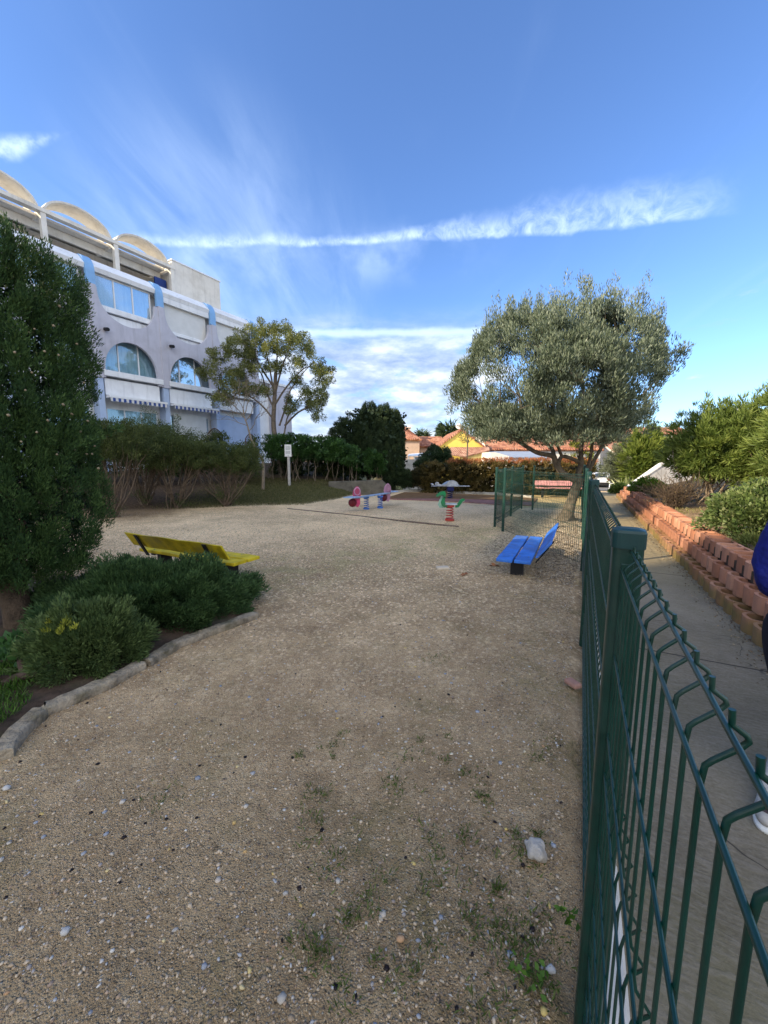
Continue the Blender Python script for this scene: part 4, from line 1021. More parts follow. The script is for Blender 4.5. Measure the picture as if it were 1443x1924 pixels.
# ------------------------------------------------------------------ benches
def bench(name, label, paint, fn, L, w_=.42, seat=.27, back=True, legm=None, lean=.12, sag=0):
    """fn(a, c, z): a along the bench, c from front (0) to back (w_)"""
    r = empty(name, fn(L/2, w_/2, 0), label, 'bench', 'painted plank benches')
    th = .04; pw = w_/2-.012
    def plank(c0, c1, z0, z1, nm, c0b=None, c1b=None):
        mb = MB(); n = 10; vs = []
        c0b = c0 if c0b is None else c0b; c1b = c1 if c1b is None else c1b
        for i in range(n+1):
            a = L*i/n; dz = .004*math.sin(i*1.7+c0*9)
            vs += [fn(a, c0, z0+dz), fn(a, c1, z0+dz), fn(a, c1b, z1+dz), fn(a, c0b, z1+dz)]
        fs = [(0, 3, 2, 1), tuple(n*4+k for k in range(4))]
        for i in range(n): fs += [(i*4+k, i*4+(k+1) % 4, (i+1)*4+(k+1) % 4, (i+1)*4+k) for k in range(4)]
        mb.add(vs, fs); return mb.build(nm, paint, r, bevel=.006, seg=2)
    plank(0, pw, seat-th, seat, 'seat_plank'); plank(pw+.024, w_, seat-th, seat, 'seat_plank')
    if back:
        plank(w_+lean*.3, w_+lean*.3+.03, seat+.06, seat+.25, 'backrest', w_+lean*1.25, w_+lean*1.25+.03)
    for a in (.26, L-.26):
        for c_ in (w_*.12, w_*.38, w_*.62, w_*.88):
            bt = MB(); bt.tube([fn(a, c_, seat-.002), fn(a, c_, seat+.005)], .009, 8, smooth=False); bt.build('bolt', BOLT, r)
        lg = MB(); q = lambda a0, a1, c0, c1, z0, z1: lg.hexa([fn(a0, c0, z0), fn(a1, c0, z0), fn(a1, c1, z0), fn(a0, c1, z0), fn(a0, c0, z1), fn(a1, c0, z1), fn(a1, c1, z1), fn(a0, c1, z1)])
        q(a-.04, a+.04, w_*.36, w_*.74, -.05, seat-th); q(a-.03, a+.03, .04, w_-.02, seat-th-.03, seat-th-.001)
        lg.build('leg', legm or BLACK, r)
        if back:
            bk = MB(); z0, z1 = seat-.06, seat+.24; e0, e1 = w_+.03, w_+lean*1.25+.032
            bk.hexa([fn(a-.025, e0, z0), fn(a+.025, e0, z0), fn(a+.025, e0+.02, z0), fn(a-.025, e0+.02, z0), fn(a-.025, e1, z1), fn(a+.025, e1, z1), fn(a+.025, e1+.02, z1), fn(a-.025, e1+.02, z1)])
            bk.build('back_bracket', legm or BLACK, r)
    return r
BOLT = mat('zinc_bolt', (.25, .25, .25), .45, .1, 9, 0, metal=.7)
def paintm(name, c, dirt=None): return mat(name, c, .6, .25, 7, .4, .003, spec=.3, dirt=[q*.45+.06 for q in c], dirt_amt=.75, bscale=70)
def bench_frame(p, q, side):
    """p,q: ends of the front edge, side=+1 if the back is to the right of p->q"""
    p = Vector((p[0], p[1], 0)); q = Vector((q[0], q[1], 0)); d = (q-p).normalized(); s_ = Vector((d.y, -d.x, 0))*side
    return (lambda a, c, z: p+d*a+s_*c+Vector((0, 0, z))), (q-p).length
zs = .25
p, q = gp(932, 1049, zs), gp(970, 1005, zs)
fn, L = bench_frame(p, q, 1)
bench('park_bench', 'bright blue plank bench with tilted backrest beside the enclosure fence', paintm('blue_bench_paint', (.035, .16, .56)), fn, L, .42, zs, lean=.16)
zs = .3
p, q = gp(465, 1053, zs), gp(215+20, 1010, zs)
fn, L = bench_frame((-1.58, 4.78), (-3.2, 5.58), -1)
bench('park_bench', 'bright yellow plank bench seen from behind above the wide juniper', paintm('yellow_bench_paint', (.62, .47, .015)), fn, L, .42, zs, lean=.12)
zs = .42
fn, L = bench_frame((6.2, 15.6), (8.0, 15.2), -1)
bench('park_bench', 'faded pink plank bench beyond the enclosure, in front of the orange hedge', paintm('pink_bench_paint', (.55, .26, .24)), fn, L, .42, zs, lean=.2)

# ------------------------------------------------------------------ playground springers
def coil(c, r, h, turns, wire, m, parent, name='spring'):
    mb = MB(); n = int(turns*16); mb.tube([Vector(c)+Vector((r*math.cos(i/16*2*math.pi), r*math.sin(i/16*2*math.pi), h*i/n)) for i in range(n+1)], wire, 6)
    mb.tube([Vector(c)+Vector((0, 0, -.03)), Vector(c)+Vector((0, 0, .015))], r*1.35, 16); mb.tube([Vector(c)+Vector((0, 0, h-.01)), Vector(c)+Vector((0, 0, h+.035))], r*1.3, 16)
    return mb.build(name, m, parent)
def panel(name, outline, m, parent, org, ux, thick, off=0):
    """flat shaped board: outline in metres (along ux, up)"""
    ux = Vector(ux).normalized(); nn = Vector((ux.y, -ux.x, 0)); org = Vector(org)
    mb = MB(); mb.prism(outline, lambda x, y, d: org+ux*x+Vector((0, 0, y))+nn*d, off-thick/2, off+thick/2); return mb.build(name, m, parent, bevel=.004)
def spl(pts, k=4):
    P = [Vector((a, b_)) for a, b_ in pts]; n = len(P); out = []
    for i in range(n):
        p0, p1, p2, p3 = P[i-1], P[i], P[(i+1) % n], P[(i+2) % n]
        for j in range(k):
            t = j/k; out.append(tuple(.5*((2*p1)+(p2-p0)*t+(2*p0-5*p1+4*p2-p3)*t*t+(3*p1-p0-3*p2+p3)*t**3)))
    return out
DG = paintm('springer_green', (.015, .22, .08)); LG = paintm('springer_pale_green', (.33, .55, .42)); RED = paintm('spring_red', (.45, .05, .035)); PINK = paintm('seesaw_pink', (.55, .06, .16)); LPINK = paintm('seesaw_light_pink', (.6, .3, .45))
GREYB = paintm('grey_blue_board', (.30, .42, .60)); BLU = paintm('spring_blue', (.06, .17, .5)); GREYW = paintm('grey_board', (.50, .53, .56)); DRED = paintm('dark_red_seat', (.14, .01, .02)); NAVYP = paintm('navy_post', (.01, .015, .09))
c = Vector((1.66, 9.62, 0)); r = empty('spring_rider', c, 'green dragon-shaped spring rider on a red coil spring', 'spring rider', 'spring riders')
coil(c+Vector((0, 0, .03)), .085, .33, 5, .013, RED, r)
ux = (1, .1, 0); S = 1/75.0   # photo: about 75 px per metre at this distance
def D2(u, v): return ((u-846)*S, (978-v)*S)
def D5(x, y): return D2(640+x/5.55, 880+y/5.55)
head = [D5(*p) for p in [(984, 285), (998, 262), (1035, 238), (1075, 232), (1092, 255), (1086, 300), (1080, 335), (1092, 368), (1120, 385), (1112, 402), (1075, 402), (1052, 382), (1042, 350), (1052, 318), (1066, 290), (1062, 272), (1030, 278), (1005, 292)]]
panel('head_board', head, DG, r, c, ux, .035, .05)
neck = [D5(*p) for p in [(1060, 250), (1092, 262), (1075, 300), (1062, 335), (1085, 375), (1110, 395), (1090, 412), (1040, 412), (1022, 380), (1030, 340), (1050, 300)]]
panel('neck_board', neck, LG, r, c, ux, .03, -.05)
tail = [D5(*p) for p in [(1195, 402), (1198, 375), (1225, 355), (1240, 328), (1268, 310), (1294, 316), (1292, 330), (1272, 340), (1252, 368), (1228, 398)]]
panel('tail_board', tail, DG, r, c, ux, .035, .05); panel('tail_board', [(a+.03, b_-.03) for a, b_ in tail], LG, r, c, ux, .03, -.05)
mb = MB(); mb.box(-.13, .17, -.11, .11, .4, .43, Matrix.Translation(c)); mb.build('seat', GREYW, r, bevel=.01)
mb = MB(); mb.tube([c+Vector((-.16, -.16, .6)), c+Vector((-.16, .16, .6))], .014, 8); mb.build('handle', BLACK, r)
# seesaw
a0 = Vector((-.86, 10.6, 0)); a1 = Vector((.22, 13.1, 0)); mid = (a0+a1)/2; d = (a1-a0).normalized(); nn = Vector((d.y, -d.x, 0))
a0 = Vector((-.92, 11.0, 0)); a1 = Vector((.25, 13.0, 0)); mid = (a0+a1)/2; d = (a1-a0).normalized(); nn = Vector((d.y, -d.x, 0))
r = empty('seesaw', mid, 'grey blue seesaw with pink seat boards on two blue coil springs', 'seesaw')
for k in (-.16, .16): coil(mid+d*k*1.6+nn*k*.6+Vector((0, 0, .03)), .07, .33, 5, .012, BLU, r)
MT = Matrix(((d.x, nn.x, 0, mid.x), (d.y, nn.y, 0, mid.y), (0, 0, 1, 0), (0, 0, 0, 1)))
mb = MB(); Lh = (a1-a0).length/2; mb.box(-Lh+.15, Lh-.15, -.07, .07, .41, .45, MT); mb.build('beam', GREYB, r, bevel=.008)
for sgn in (-1, 1):
    mb = MB(); mb.box(sgn*Lh-.22, sgn*Lh+.22, -.17, .17, .45, .475, MT); mb.build('seat', GREYB, r, bevel=.02)
    org = mid+d*sgn*(Lh-.26)
    shp = [(-.09, .2), (-.10, .40), (-.13, .52), (-.10, .66), (-.02, .75), (.03, .75), (.10, .66), (.12, .54), (.09, .40), (.09, .24), (.02, .14)]
    panel('handle_board', shp, PINK if sgn < 0 else LPINK, r, org, (1, .25, 0), .035)
    lp = MB(); ux = Vector((1, .25, 0)).normalized(); nv = Vector((ux.y, -ux.x, 0))
    lp.tube([org+ux*(.085*math.cos(a))+Vector((0, 0, .61+.11*math.sin(a)))-nv*-.045 for a in [i*2*math.pi/20 for i in range(20)]], .016, 6, closed=True); lp.build('grip', LPINK, r)
    mb = MB(); mb.blob(org+Vector((-.13, -.02, .28)), (.13, .1, .13), 2, .05); mb.build('foot_board', DRED, r)
# aeroplane-like rider behind
c = Vector((2.62, 15.2, 0)); r = empty('spring_rider', c, 'small grey plane-shaped spring rider behind the green dragon', 'spring rider', 'spring riders')
coil(c+Vector((0, 0, .03)), .09, .3, 4, .016, NAVYP, r)
mb = MB(); mb.box(-.13, .13, -.1, .1, .3, .48, Matrix.Translation(c)); mb.build('base_block', NAVYP, r, bevel=.02)
mb = MB(); mb.box(-.75, .75, -.1, .1, .49, .52, Matrix.Translation(c) @ Matrix.Rotation(R(-4), 4, 'Z')); mb.build('wing', GREYW, r, bevel=.01)
panel('body_board', spl([(-.55, .53), (-.6, .66), (-.5, .66), (-.44, .58), (-.2, .58), (-.12, .68), (.05, .74), (.22, .68), (.3, .58), (.28, .53)], 3), GREYW, r, c, (1, .1, 0), .03, .06)
panel('body_board', spl([(-.3, .53), (-.25, .62), (-.1, .70), (.08, .72), (.24, .64), (.3, .53)], 3), GREYB, r, c, (1, .1, 0), .03, -.06)
mb = MB(); mb.box(-.75, -.68, -.2, .2, .56, .6, Matrix.Translation(c)); mb.build('tail_board', GREYW, r)

# ------------------------------------------------------------------ bank planting
LIG = leaf_mat('shrub_leaf', (.024, .04, .012), (.065, .09, .026), (.13, .155, .05), .6, .2)
HED = leaf_mat('hedge_leaf', (.018, .05, .012), (.04, .10, .022), (.09, .18, .045), .5, .2)
def leggy(u, v, w_, h, label, n=26, greens=True):
    # find where the pixel meets the sloping ground
    y = 11.
    for i in range(30): p = at(u, v, y); y += (p.z-gz(p.x, p.y))*1.5
    b = Vector((p.x, p.y, gz(p.x, p.y))); r = empty('leggy_shrub', b, label, 'shrub', 'leggy shrubs along the bank')
    mb = MB(); C = []
    for i in range(n):
        a = random.uniform(0, 6.28); k = random.uniform(.35, 1)*w_; e = b+Vector((math.cos(a)*k, math.sin(a)*k*.7, h*random.uniform(.55, .8)))
        o = limb(mb, b+Vector((random.gauss(0, .06), random.gauss(0, .06), -.03)), e, .02, .008, 5, 5, .08)
        for j in range(3):
            e2 = e+Vector((random.gauss(0, .22), random.gauss(0, .2), random.uniform(.1, .5)*h*.35)); limb(mb, o[3+j % 2], e2, .008, .003, 3, 3, .1); C.append(e2)
            C.append(o[4].lerp(e2, .6))
    mb.build('stems', mat('brown_stem', (.13, .095, .065), .9, .3, 9, .3), r)
    # low bushy sprouts
    Ca = arr(C); U = unit(Ca-np.array(b)-np.array([0, 0, h*.5]))
    top = arr([b+Vector((random.uniform(-1, 1)*w_*1.0, random.uniform(-.7, .7)*w_, h*random.uniform(.62, 1.0))) for i in range(150)])
    s1 = clumps(Ca, .14, U, 60, .05, .022, up=.3, hue=.4); s2 = clumps(top, .14, unit(top-np.array(b)), 95, .05, .022, up=.4, hue=.4)
    low = arr([b+Vector((random.gauss(0, .16), random.gauss(0, .14), random.uniform(.05, .4))) for i in range(10)])
    s3 = clumps(low, .12, np.tile([0, 0, 1.], (10, 1)), 30, .05, .018, up=.8, hue=.4)
    P, D, L, W, rn = cat(s1, s2, s3); leaves('foliage', P, D, L, W, rn, LIG, r); return r
leggy(212, 972, 1.0, 2.5, 'leggy green shrub with thick pale stems right beside the tall cypress')
leggy(272, 948, 1.0, 2.35, 'leggy shrub with upright thin stems, second along the bank from the cypress')
leggy(330, 955, 1.05, 2.05, 'leggy shrub with reddish bare stems, in the middle of the bank row', 20)
leggy(425, 950, 1.15, 1.95, 'leggy shrub fanning out in pale bare stems, nearest the grass bank', 30)
# second row behind, and clipped hedge
def hedge(name, label, line, h0, h1, th, m, per=55, L=.05, W=.028, dens=60, stems=True, catg='hedge', rc=.12, grp=None, lump=.1, up=.3, tops=None, stem_m=None):
    """clipped hedge along a polyline, foliage from h0 to h1 above the ground"""
    P0 = Vector((line[0][0], line[0][1], 0)); mid_ = line[len(line)//2]
    r = empty(name, (mid_[0], mid_[1], gz(*mid_)), label, catg, grp)
    C = []; O = []; inner = []; mb = MB()
    for (a, b_) in zip(line[:-1], line[1:]):
        a, b_ = Vector((a[0], a[1], 0)), Vector((b_[0], b_[1], 0)); d = (b_-a); L_ = d.length; d.normalize(); nn = Vector((d.y, -d.x, 0))
        for i in range(int(L_*dens)):
            t = random.random()*L_; side = random.random(); p = a+d*t; g = gz(p.x, p.y)
            hh = h1+lump*mnoise.noise(p*1.1)*2
            ang = random.uniform(-.2, math.pi+.2); zc = (h0+hh)/2; hz = (hh-h0)/2
            cx = math.copysign(abs(math.cos(ang))**.6, math.cos(ang)); cz = math.sin(ang)**.6 if math.sin(ang) > 0 else -.3
            q = p+nn*cx*th*random.uniform(.85, 1.05); z = g+zc+hz*(cz*2-1)*random.uniform(.9, 1.04) if cz > -.2 else g+h0
            if random.random() < .55: z = g+random.uniform(h0, hh); q = p+nn*th*random.uniform(.85, 1.1)*(1 if random.random() < .8 else -1)
            q = Vector((q.x, q.y, z)); q += nn*mnoise.noise(q*1.5)*.12
            C.append(q); O.append((nn*cx+Vector((0, 0, .4))).normalized())
            for j in range(5 if stems else 16): inner.append(p+nn*random.uniform(-.8, .75)*th+Vector((0, 0, g+random.uniform(h0+.03, hh-.08))))
        if stems:
            for i in range(int(L_*6)):
                p = a+d*random.random()*L_; g = gz(p.x, p.y)
                limb(mb, Vector((p.x, p.y, g-.05))+nn*random.uniform(-.2, .5)*th, Vector((p.x, p.y, g+h0+.25))+nn*random.uniform(-.5, 1.0)*th+d*random.uniform(-.4, .4), random.uniform(.012, .028), .01, 5, 5, .1)
    Ca, Oa = arr(C), arr(O); s1 = clumps(Ca, rc, Oa, per, L, W, up, hue=.5)
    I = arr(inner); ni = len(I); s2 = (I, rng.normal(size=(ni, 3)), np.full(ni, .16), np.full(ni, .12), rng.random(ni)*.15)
    P, D, Ls, Ws, rn = cat(s1, s2); leaves('foliage', P, D, Ls, Ws, rn, m, r)
    if stems: mb.build('stems', stem_m or TWIG, r)
    return r
hedge('hedge', 'clipped green hedge with bare exposed stems behind the sign post', [(-5.4, 18.0), (-4.2, 18.0), (-2.6, 18.1), (-1.2, 18.2), (-.35, 18.7)], .95, 1.95, .85, HED, 60, .07, .04, 75, rc=.14)
hedge('hedge', 'dark shaggy hedge behind the leggy shrubs, in front of the building', [(-12.5, 14.2), (-9.5, 15.0), (-7.5, 15.8), (-5.4, 16.8)], .35, 1.75, .6, LIG, 60, .06, .028, 60, rc=.16, lump=.3)
hedge('hedge', 'dark foliage added to deepen the gloom behind the bare hedge stems', [(-5.6, 19.4), (-4.2, 19.4), (-2.6, 19.5), (-1.2, 19.6)], .0, 1.5, .5, LIG, 40, .08, .04, 40, stems=False, rc=.16)  # extra foliage row standing in for the shade behind the stems
# bush blue-green behind at far left
mound('rounded_shrub', 'loose grey green shrub rising above the bank row below the arched window', (-8.9, 15.2, 2.2), (1.3, .8, 1.0), leaf_mat('greygreen_leaf', (.04, .065, .03), (.09, .125, .06), (.17, .21, .11), .6, .2), 220, 60, .06, .02, -.8, lump=.8, rc=.16, lo=.5)

# dark mounded shrubs and columnar conifers
DK = leaf_mat('dark_conifer_leaf', (.012, .026, .011), (.032, .058, .022), (.075, .105, .038), .7, .08)
mound('rounded_shrub', 'dark green dome-shaped clipped shrub left of the columnar conifers', (-1.55, 19.9, 2.3), (1.35, 1.1, 1.5), DK, 620, 70, .06, .03, -.9, rc=.12, lump=.15, k_out=.7)
def column(name, label, c, rx, z0, z1, n=420):
    r = empty(name, (c[0], c[1], gz(*c)), label, 'tree', 'columnar conifers beyond the hedge')
    C = []; O = []
    for i in range(n):
        f = random.random(); z = z0+(z1-z0)*f; a = random.uniform(-math.pi, math.pi)
        k = rx*np.interp(f, [0, .1, .5, .8, 1], [.75, .95, 1, .78, .25])*random.uniform(.85, 1.05)
        C.append(Vector((c[0]+math.cos(a)*k, c[1]+math.sin(a)*k, z))); O.append(Vector((math.cos(a), math.sin(a), 0)))
    Ca, Oa = arr(C), arr(O); s1 = clumps(Ca, .09, Oa, 90, .07, .02, up=1.4, k_out=.25, spread=.3, hue=.6, flat=2.4)
    I = np.stack([c[0]+rng.normal(size=3000)*rx*.4, c[1]+rng.normal(size=3000)*rx*.4, rng.uniform(z0, z1-.3, 3000)], 1)
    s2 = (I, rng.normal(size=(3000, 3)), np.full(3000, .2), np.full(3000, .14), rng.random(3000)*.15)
    P, D, L, W, rn = cat(s1, s2); leaves('foliage', P, D, L, W, rn, DK, r)
    mb = MB(); limb(mb, (c[0], c[1], gz(*c)-.1), (c[0], c[1], z0+.6), .12, .08, 8); mb.build('trunk', BARK, r)
for u, top, w_, y, lab in [(694, 760, .75, 19.6, 'tallest spiky dark columnar conifer next to the dome-shaped shrub'), (721, 764, .72, 19.4, 'dark columnar conifer in the middle of its group'), (741, 774, .5, 19.2, 'narrow dark columnar conifer at the right end of its group, by the tiled roof')]:
    p = at(u, top, y); column('conifer', lab, (p.x, y), w_, .75, p.z, 420)
mound('low_shrub', 'dark low rounded bush at the right foot of the columnar conifers', (.75, 18.9, .35), (.75, .5, .75), DK, 260, 60, .06, .03, -.2, rc=.1)
mound('low_shrub', 'low dark bush between the conifers and the brown hedge', (1.75, 19.0, .35), (.75, .5, .7), leaf_mat('brown_green_leaf', (.02, .025, .01), (.05, .05, .02), (.1, .08, .035), .7, .1), 260, 60, .06, .03, -.2, rc=.1)
BH = leaf_mat('brown_hedge_leaf', (.045, .04, .012), (.12, .095, .03), (.25, .17, .06), .6, .25)
hedge('hedge', 'brown and olive clipped hedge with orange red tips behind the play area and pink bench', [(1.9, 18.6), (4.0, 17.9), (6.0, 17.3), (8.0, 16.9), (9.0, 16.8)], .0, 1.42, .5, BH, 60, .055, .03, 85, stems=False, rc=.1, lump=.06)
P = arr([(x_, 18.6-(x_-1.9)*.26+random.uniform(-.5, .4), 1.4+random.uniform(-.05, .18)) for x_ in rng.uniform(3.0, 9.0, 420)])
s_ = clumps(P, .08, np.tile([0, 0, 1.], (len(P), 1)), 22, .055, .025, up=1)
for o in bpy.data.objects:
    if o.get('label', '').startswith('brown and olive'): leaves('red_tips', *s_, leaf_mat('red_tip', (.2, .06, .02), (.36, .13, .05), (.5, .24, .12), .6, .25), o)
mound('ivy_mound', 'dark glossy mounded bush rising behind the brown hedge', (2.75, 20.3, .9), (1.05, .8, 1.25), leaf_mat('ivy_leaf', (.012, .03, .012), (.03, .06, .025), (.12, .15, .10), .35, .1), 320, 60, .07, .05, -.1, rc=.12)

# --- photinia-like tree with open crown
def open_tree():
    b = Vector((-5.1, 19.3, gz(-5.1, 19.3))); r = empty('broadleaf_tree', b, 'slender multi-limbed tree with an open yellow green crown in front of the building', 'tree')
    tr = MB(); Y = 19.3
    T_ = lambda u, v, y=19.3: at(u, v, y)
    o0 = polylimb(tr, [b+Vector((0, 0, -.1)), T_(522, 850), T_(514, 800), T_(516, 745), T_(518, 700)], .15, .08, 10)
    limbs = [[(516, 770), (500, 735), (490, 700), (465, 680), (440, 660)], [(515, 790), (495, 765), (470, 745), (445, 740), (420, 725)], [(516, 745), (508, 700), (500, 660), (495, 630)], [(517, 740), (530, 690), (545, 650), (550, 625)],
             [(518, 720), (520, 680), (522, 650), (520, 620)], [(525, 800), (535, 770), (545, 735), (570, 700), (590, 680)], [(528, 860), (535, 810), (542, 780), (565, 745), (600, 720)], [(517, 760), (540, 725), (575, 690), (600, 700)], [(535, 800), (560, 775), (590, 760), (600, 745)], [(516, 730), (490, 690), (470, 650), (455, 640)]]
    E = []
    for Lp in limbs:
        dy = random.uniform(-1.2, 1.2); n = len(Lp)
        o = polylimb(tr, [T_(u, v, Y+dy*(i/(n-1))) for i, (u, v) in enumerate(Lp)], .055, .014, 6); E += [o[-1], o[len(o)//2], o[int(len(o)*.75)]]
    outline = [(398, 700, 22), (408, 670, 26), (420, 745, 22), (430, 655, 25), (450, 640, 28), (470, 690, 25), (480, 625, 28), (505, 615, 28), (535, 618, 28), (560, 635, 26), (580, 655, 22), (600, 690, 24), (615, 700, 16), (610, 720, 20), (600, 750, 26), (590, 765, 24), (575, 740, 20), (540, 650, 30), (510, 645, 30), (480, 650, 28), (455, 670, 25), (440, 700, 25), (450, 730, 25), (470, 735, 20), (490, 735, 15), (560, 680, 22), (420, 720, 20), (405, 750, 18), (600, 785, 12), (545, 755, 14), (560, 720, 16), (525, 690, 15), (500, 690, 18), (545, 770, 10)]
    C = []; O = []
    for u, v, s_ in outline:
        for i in range(int(s_*.6)):
            y = Y+random.gauss(0, .8); p = at(515+(u-515)*.97+random.gauss(0, s_*.42), 700+(v-700)*.95+random.gauss(0, s_*.36), y); C.append(p); O.append(Vector((random.gauss(0, 1), random.gauss(0, 1), .3)).normalized())
            if i % 2 == 0:
                n0 = min(E, key=lambda q: (q-p).length); limb(tr, n0, p, .012, .004, 3, 3, .1)
    s1 = clumps(arr(C), .17, arr(O), 130, .08, .032, up=-.1, k_out=.3, spread=.7, hue=.5)
    leaves('foliage', *s1, leaf_mat('open_tree_leaf', (.055, .075, .022), (.15, .17, .05), (.33, .33, .11), .45, .3), r)
    tr.build('trunk', BARK, r)
open_tree()
def bare_tree():
    y = 15.4; p = at(494, 920, y); b = Vector((p.x, p.y, gz(p.x, p.y))); r = empty('bare_tree', b, 'small crooked bare tree with fine leafless twigs in front of the broadleaf tree', 'tree')
    tr = MB(); T_ = lambda u, v, dy=0: at(u, v, y+dy)
    polylimb(tr, [b+Vector((0, 0, -.05)), T_(495, 885), T_(493, 862)], .065, .055, 8)
    o = polylimb(tr, [T_(493, 864), T_(482, 845), T_(472, 825), T_(465, 800), T_(458, 780)], .055, .02, 8)
    polylimb(tr, [T_(488, 856), T_(478, 838), T_(468, 818)], .03, .015, 6)
    def br(p, d, L, r0, dep):
        e = p+d*L; o = limb(tr, p, e, r0, r0*.55, 4, 4, .12)
        if dep:
            for i in range(3): br(o[random.choice((2, 3, 4))], (d+Vector((random.gauss(0, .55), random.gauss(0, .55), random.gauss(0, .35)))).normalized(), L*random.uniform(.55, .85), r0*.55, dep-1)
    for k, (p, d) in enumerate([(o[-1], (-.7, 0, .7)), (o[-3], (-1, .1, .5)), (o[-1], (.1, .1, 1)), (o[-1], (.5, 0, .8)), (o[-6], (-.8, -.3, .5)), (o[-8], (.5, .1, .8)), (o[-4], (.6, -.2, .8)), (o[-2], (-.3, 0, 1))]):
        br(p, Vector(d).normalized(), .75, .018, 3)
    tr.build('trunk', TWIG, r)
bare_tree()

# --- sign on a post
def sign():
    y = 16.4; p = at(544, 912, y); b = Vector((p.x, p.y, gz(p.x, p.y))); r = empty('notice_sign', b, 'white notice board on a pale square wooden post on the grass bank', 'sign')
    mb = MB(); mb.box(-.05, .05, -.05, .05, -.1, 1.62, Matrix.Translation(b)); mb.build('post', mat('pale_post', (.42, .40, .37), .8, .15, 9, .3), r, bevel=.008)
    c = b+Vector((0, -.065, 1.48)); mb = MB(); mb.box(-.14, .14, -.012, .012, -.25, .25, Matrix.Translation(c)); bd = mb.build('board', mat('white_board', (.72, .72, .70), .4, .04, 5, 0), r, bevel=.004)
    tx = MB(); random.seed(3)
    for i in range(9):
        z = .19-.038*i; x = -.1
        if i in (5,): continue
        while x < .1:
            w_ = random.uniform(.012, .04)
            if x+w_ > .11: break
            tx.box(x, x+w_, -.0145, -.0125, z-.008, z+.008, Matrix.Translation(c)); x += w_+.009
    tx.tube([c+Vector((.0+.022*math.cos(a), -.014, -.2+.022*math.sin(a))) for a in [i*2*math.pi/12 for i in range(12)]], .003, 4, closed=True)
    tx.build('printed_text', mat('sign_ink', (.06, .07, .1), .6, .1, 5, 0), bd)
sign()
# concrete retaining wall at the end of the bank
mb = MB(); a, b_ = at(655, 912, 17.0), at(722, 905, 17.6)
pr_ = [(-2.4, -.1), (-2.4, .60), (-.08, .64), (.30, .27), (.34, -.1)]
mb.prism(pr_, lambda x, z, d: Vector((x, 17.2+d+(x+.6)*.25, z)), -.1, .12); tag(mb.build('retaining_wall', mat('old_concrete', (.12, .11, .09), .95, .3, 4, .6, .01, dirt=(.08, .08, .05), dirt_amt=.7), bevel=.015), 'low mossy grey concrete retaining wall with sloped end, behind the seesaw', 'wall')

# ------------------------------------------------------------------ block wall of the raised bed (right)
def terracotta():
    m = bpy.data.materials.new('salmon_concrete_block'); m.use_nodes = True; w = NT(m.node_tree); b = w.n['Principled BSDF']
    g = w.n.new('ShaderNodeNewGeometry'); P = g.outputs['Position']; z = w.sep(P)[2]
    at_ = w.n.new('ShaderNodeAttribute'); at_.attribute_name = 'rnd'
    c = w.ramp(at_.outputs['Fac'], [(0, (.33, .145, .085)), (.5, (.44, .205, .125)), (1, (.52, .27, .175))])
    c = w.mix(w.sstep(w.noise(P, 9, 6, .7), .45, .75, 0, .5), c, (.24, .13, .085))
    mo = w.math('MULTIPLY', w.math('SUBTRACT', 1, w.sstep(w.math('ADD', z, w.math('MULTIPLY', w.noise(P, 4, 4), .1)), .12, .25)), w.sstep(w.noise(P, 2.2, 3), .3, .6, .4, .9))
    c = w.mix(mo, c, (.17, .14, .05))
    w.link(c, b.inputs['Base Color']); b.inputs['Roughness'].default_value = .9; b.inputs['Specular IOR Level'].default_value = .2
    w.link(w.bump(w.noise(P, 130, 4, .7), .5, .004), b.inputs['Normal']); return m
TERRA = terracotta()
def block_course(parent, t0, t1, w0, z0, h, step=.245, label=None):
    """hollow half-round planter blocks side by side"""
    V = []; Fs = []; RN = []; t = t0; mb = MB()
    while t < t1:
        hw = step/2-.0015; dep = .25; n = 10; outer = []; inner = []
        for i in range(n+1):
            a = math.pi*i/n; c, s_ = math.cos(a), math.sin(a)
            outer.append((math.copysign(abs(c)**.75, c)*hw, -.12*abs(s_)**.7)); inner.append((math.copysign(abs(c)**.75, c)*(hw-.028), -.092*abs(s_)**.7+.002))
        O = [(-hw, dep-.12)] + [(x, y) for x, y in outer[::-1]] + [(hw, dep-.12)]
        I = [(-hw+.028, dep-.15)] + [(x, y) for x, y in inner[::-1]] + [(hw-.028, dep-.15)]
        m_ = len(O); jw = random.uniform(-.005, .005); jh = random.uniform(-.005, .004); tw_ = random.uniform(-.025, .025); base = len(V)
        for (Q, z) in ((O, z0), (O, z0+h-.006), (I, z0+h-.006), (I, z0+h-.08)):
            for x, y in Q:
                e_ = Vector((t*3+x*30, y*30, z*30)); V.append(fw(t+x+.003*mnoise.noise(e_), w0+.12+y+jw+x*tw_+.004*mnoise.noise(e_+Vector((5, 0, 0))), z+(jh if z > z0+.01 else 0)))
        for L_ in range(3):
            for k in range(m_): Fs.append((base+L_*m_+k, base+L_*m_+(k+1) % m_, base+(L_+1)*m_+(k+1) % m_, base+(L_+1)*m_+k))
        Fs.append(tuple(base+3*m_+k for k in range(m_)))
        RN += [random.random()]*(4*m_); t += step
    me = bpy.data.meshes.new('block_course'); me.from_pydata([tuple(v) for v in V], [], Fs); me.update()
    a = me.attributes.new('rnd', 'FLOAT', 'POINT'); a.data.foreach_set('value', np.array(RN, dtype=np.float32))
    o = link_mesh('block_course', me, TERRA, parent)
    return o
bwall = empty('block_wall', fw(9, 1.5, 0), 'three-course stepped wall of salmon hollow planter blocks along the path', 'wall')
block_course(bwall, -3.0, 18.6, 1.36, -.04, .19)
block_course(bwall, -3.12, 18.4, 1.46, .15, .165)
block_course(bwall, -3.0, 18.2, 1.56, .315, .165)
fill = MB(); 
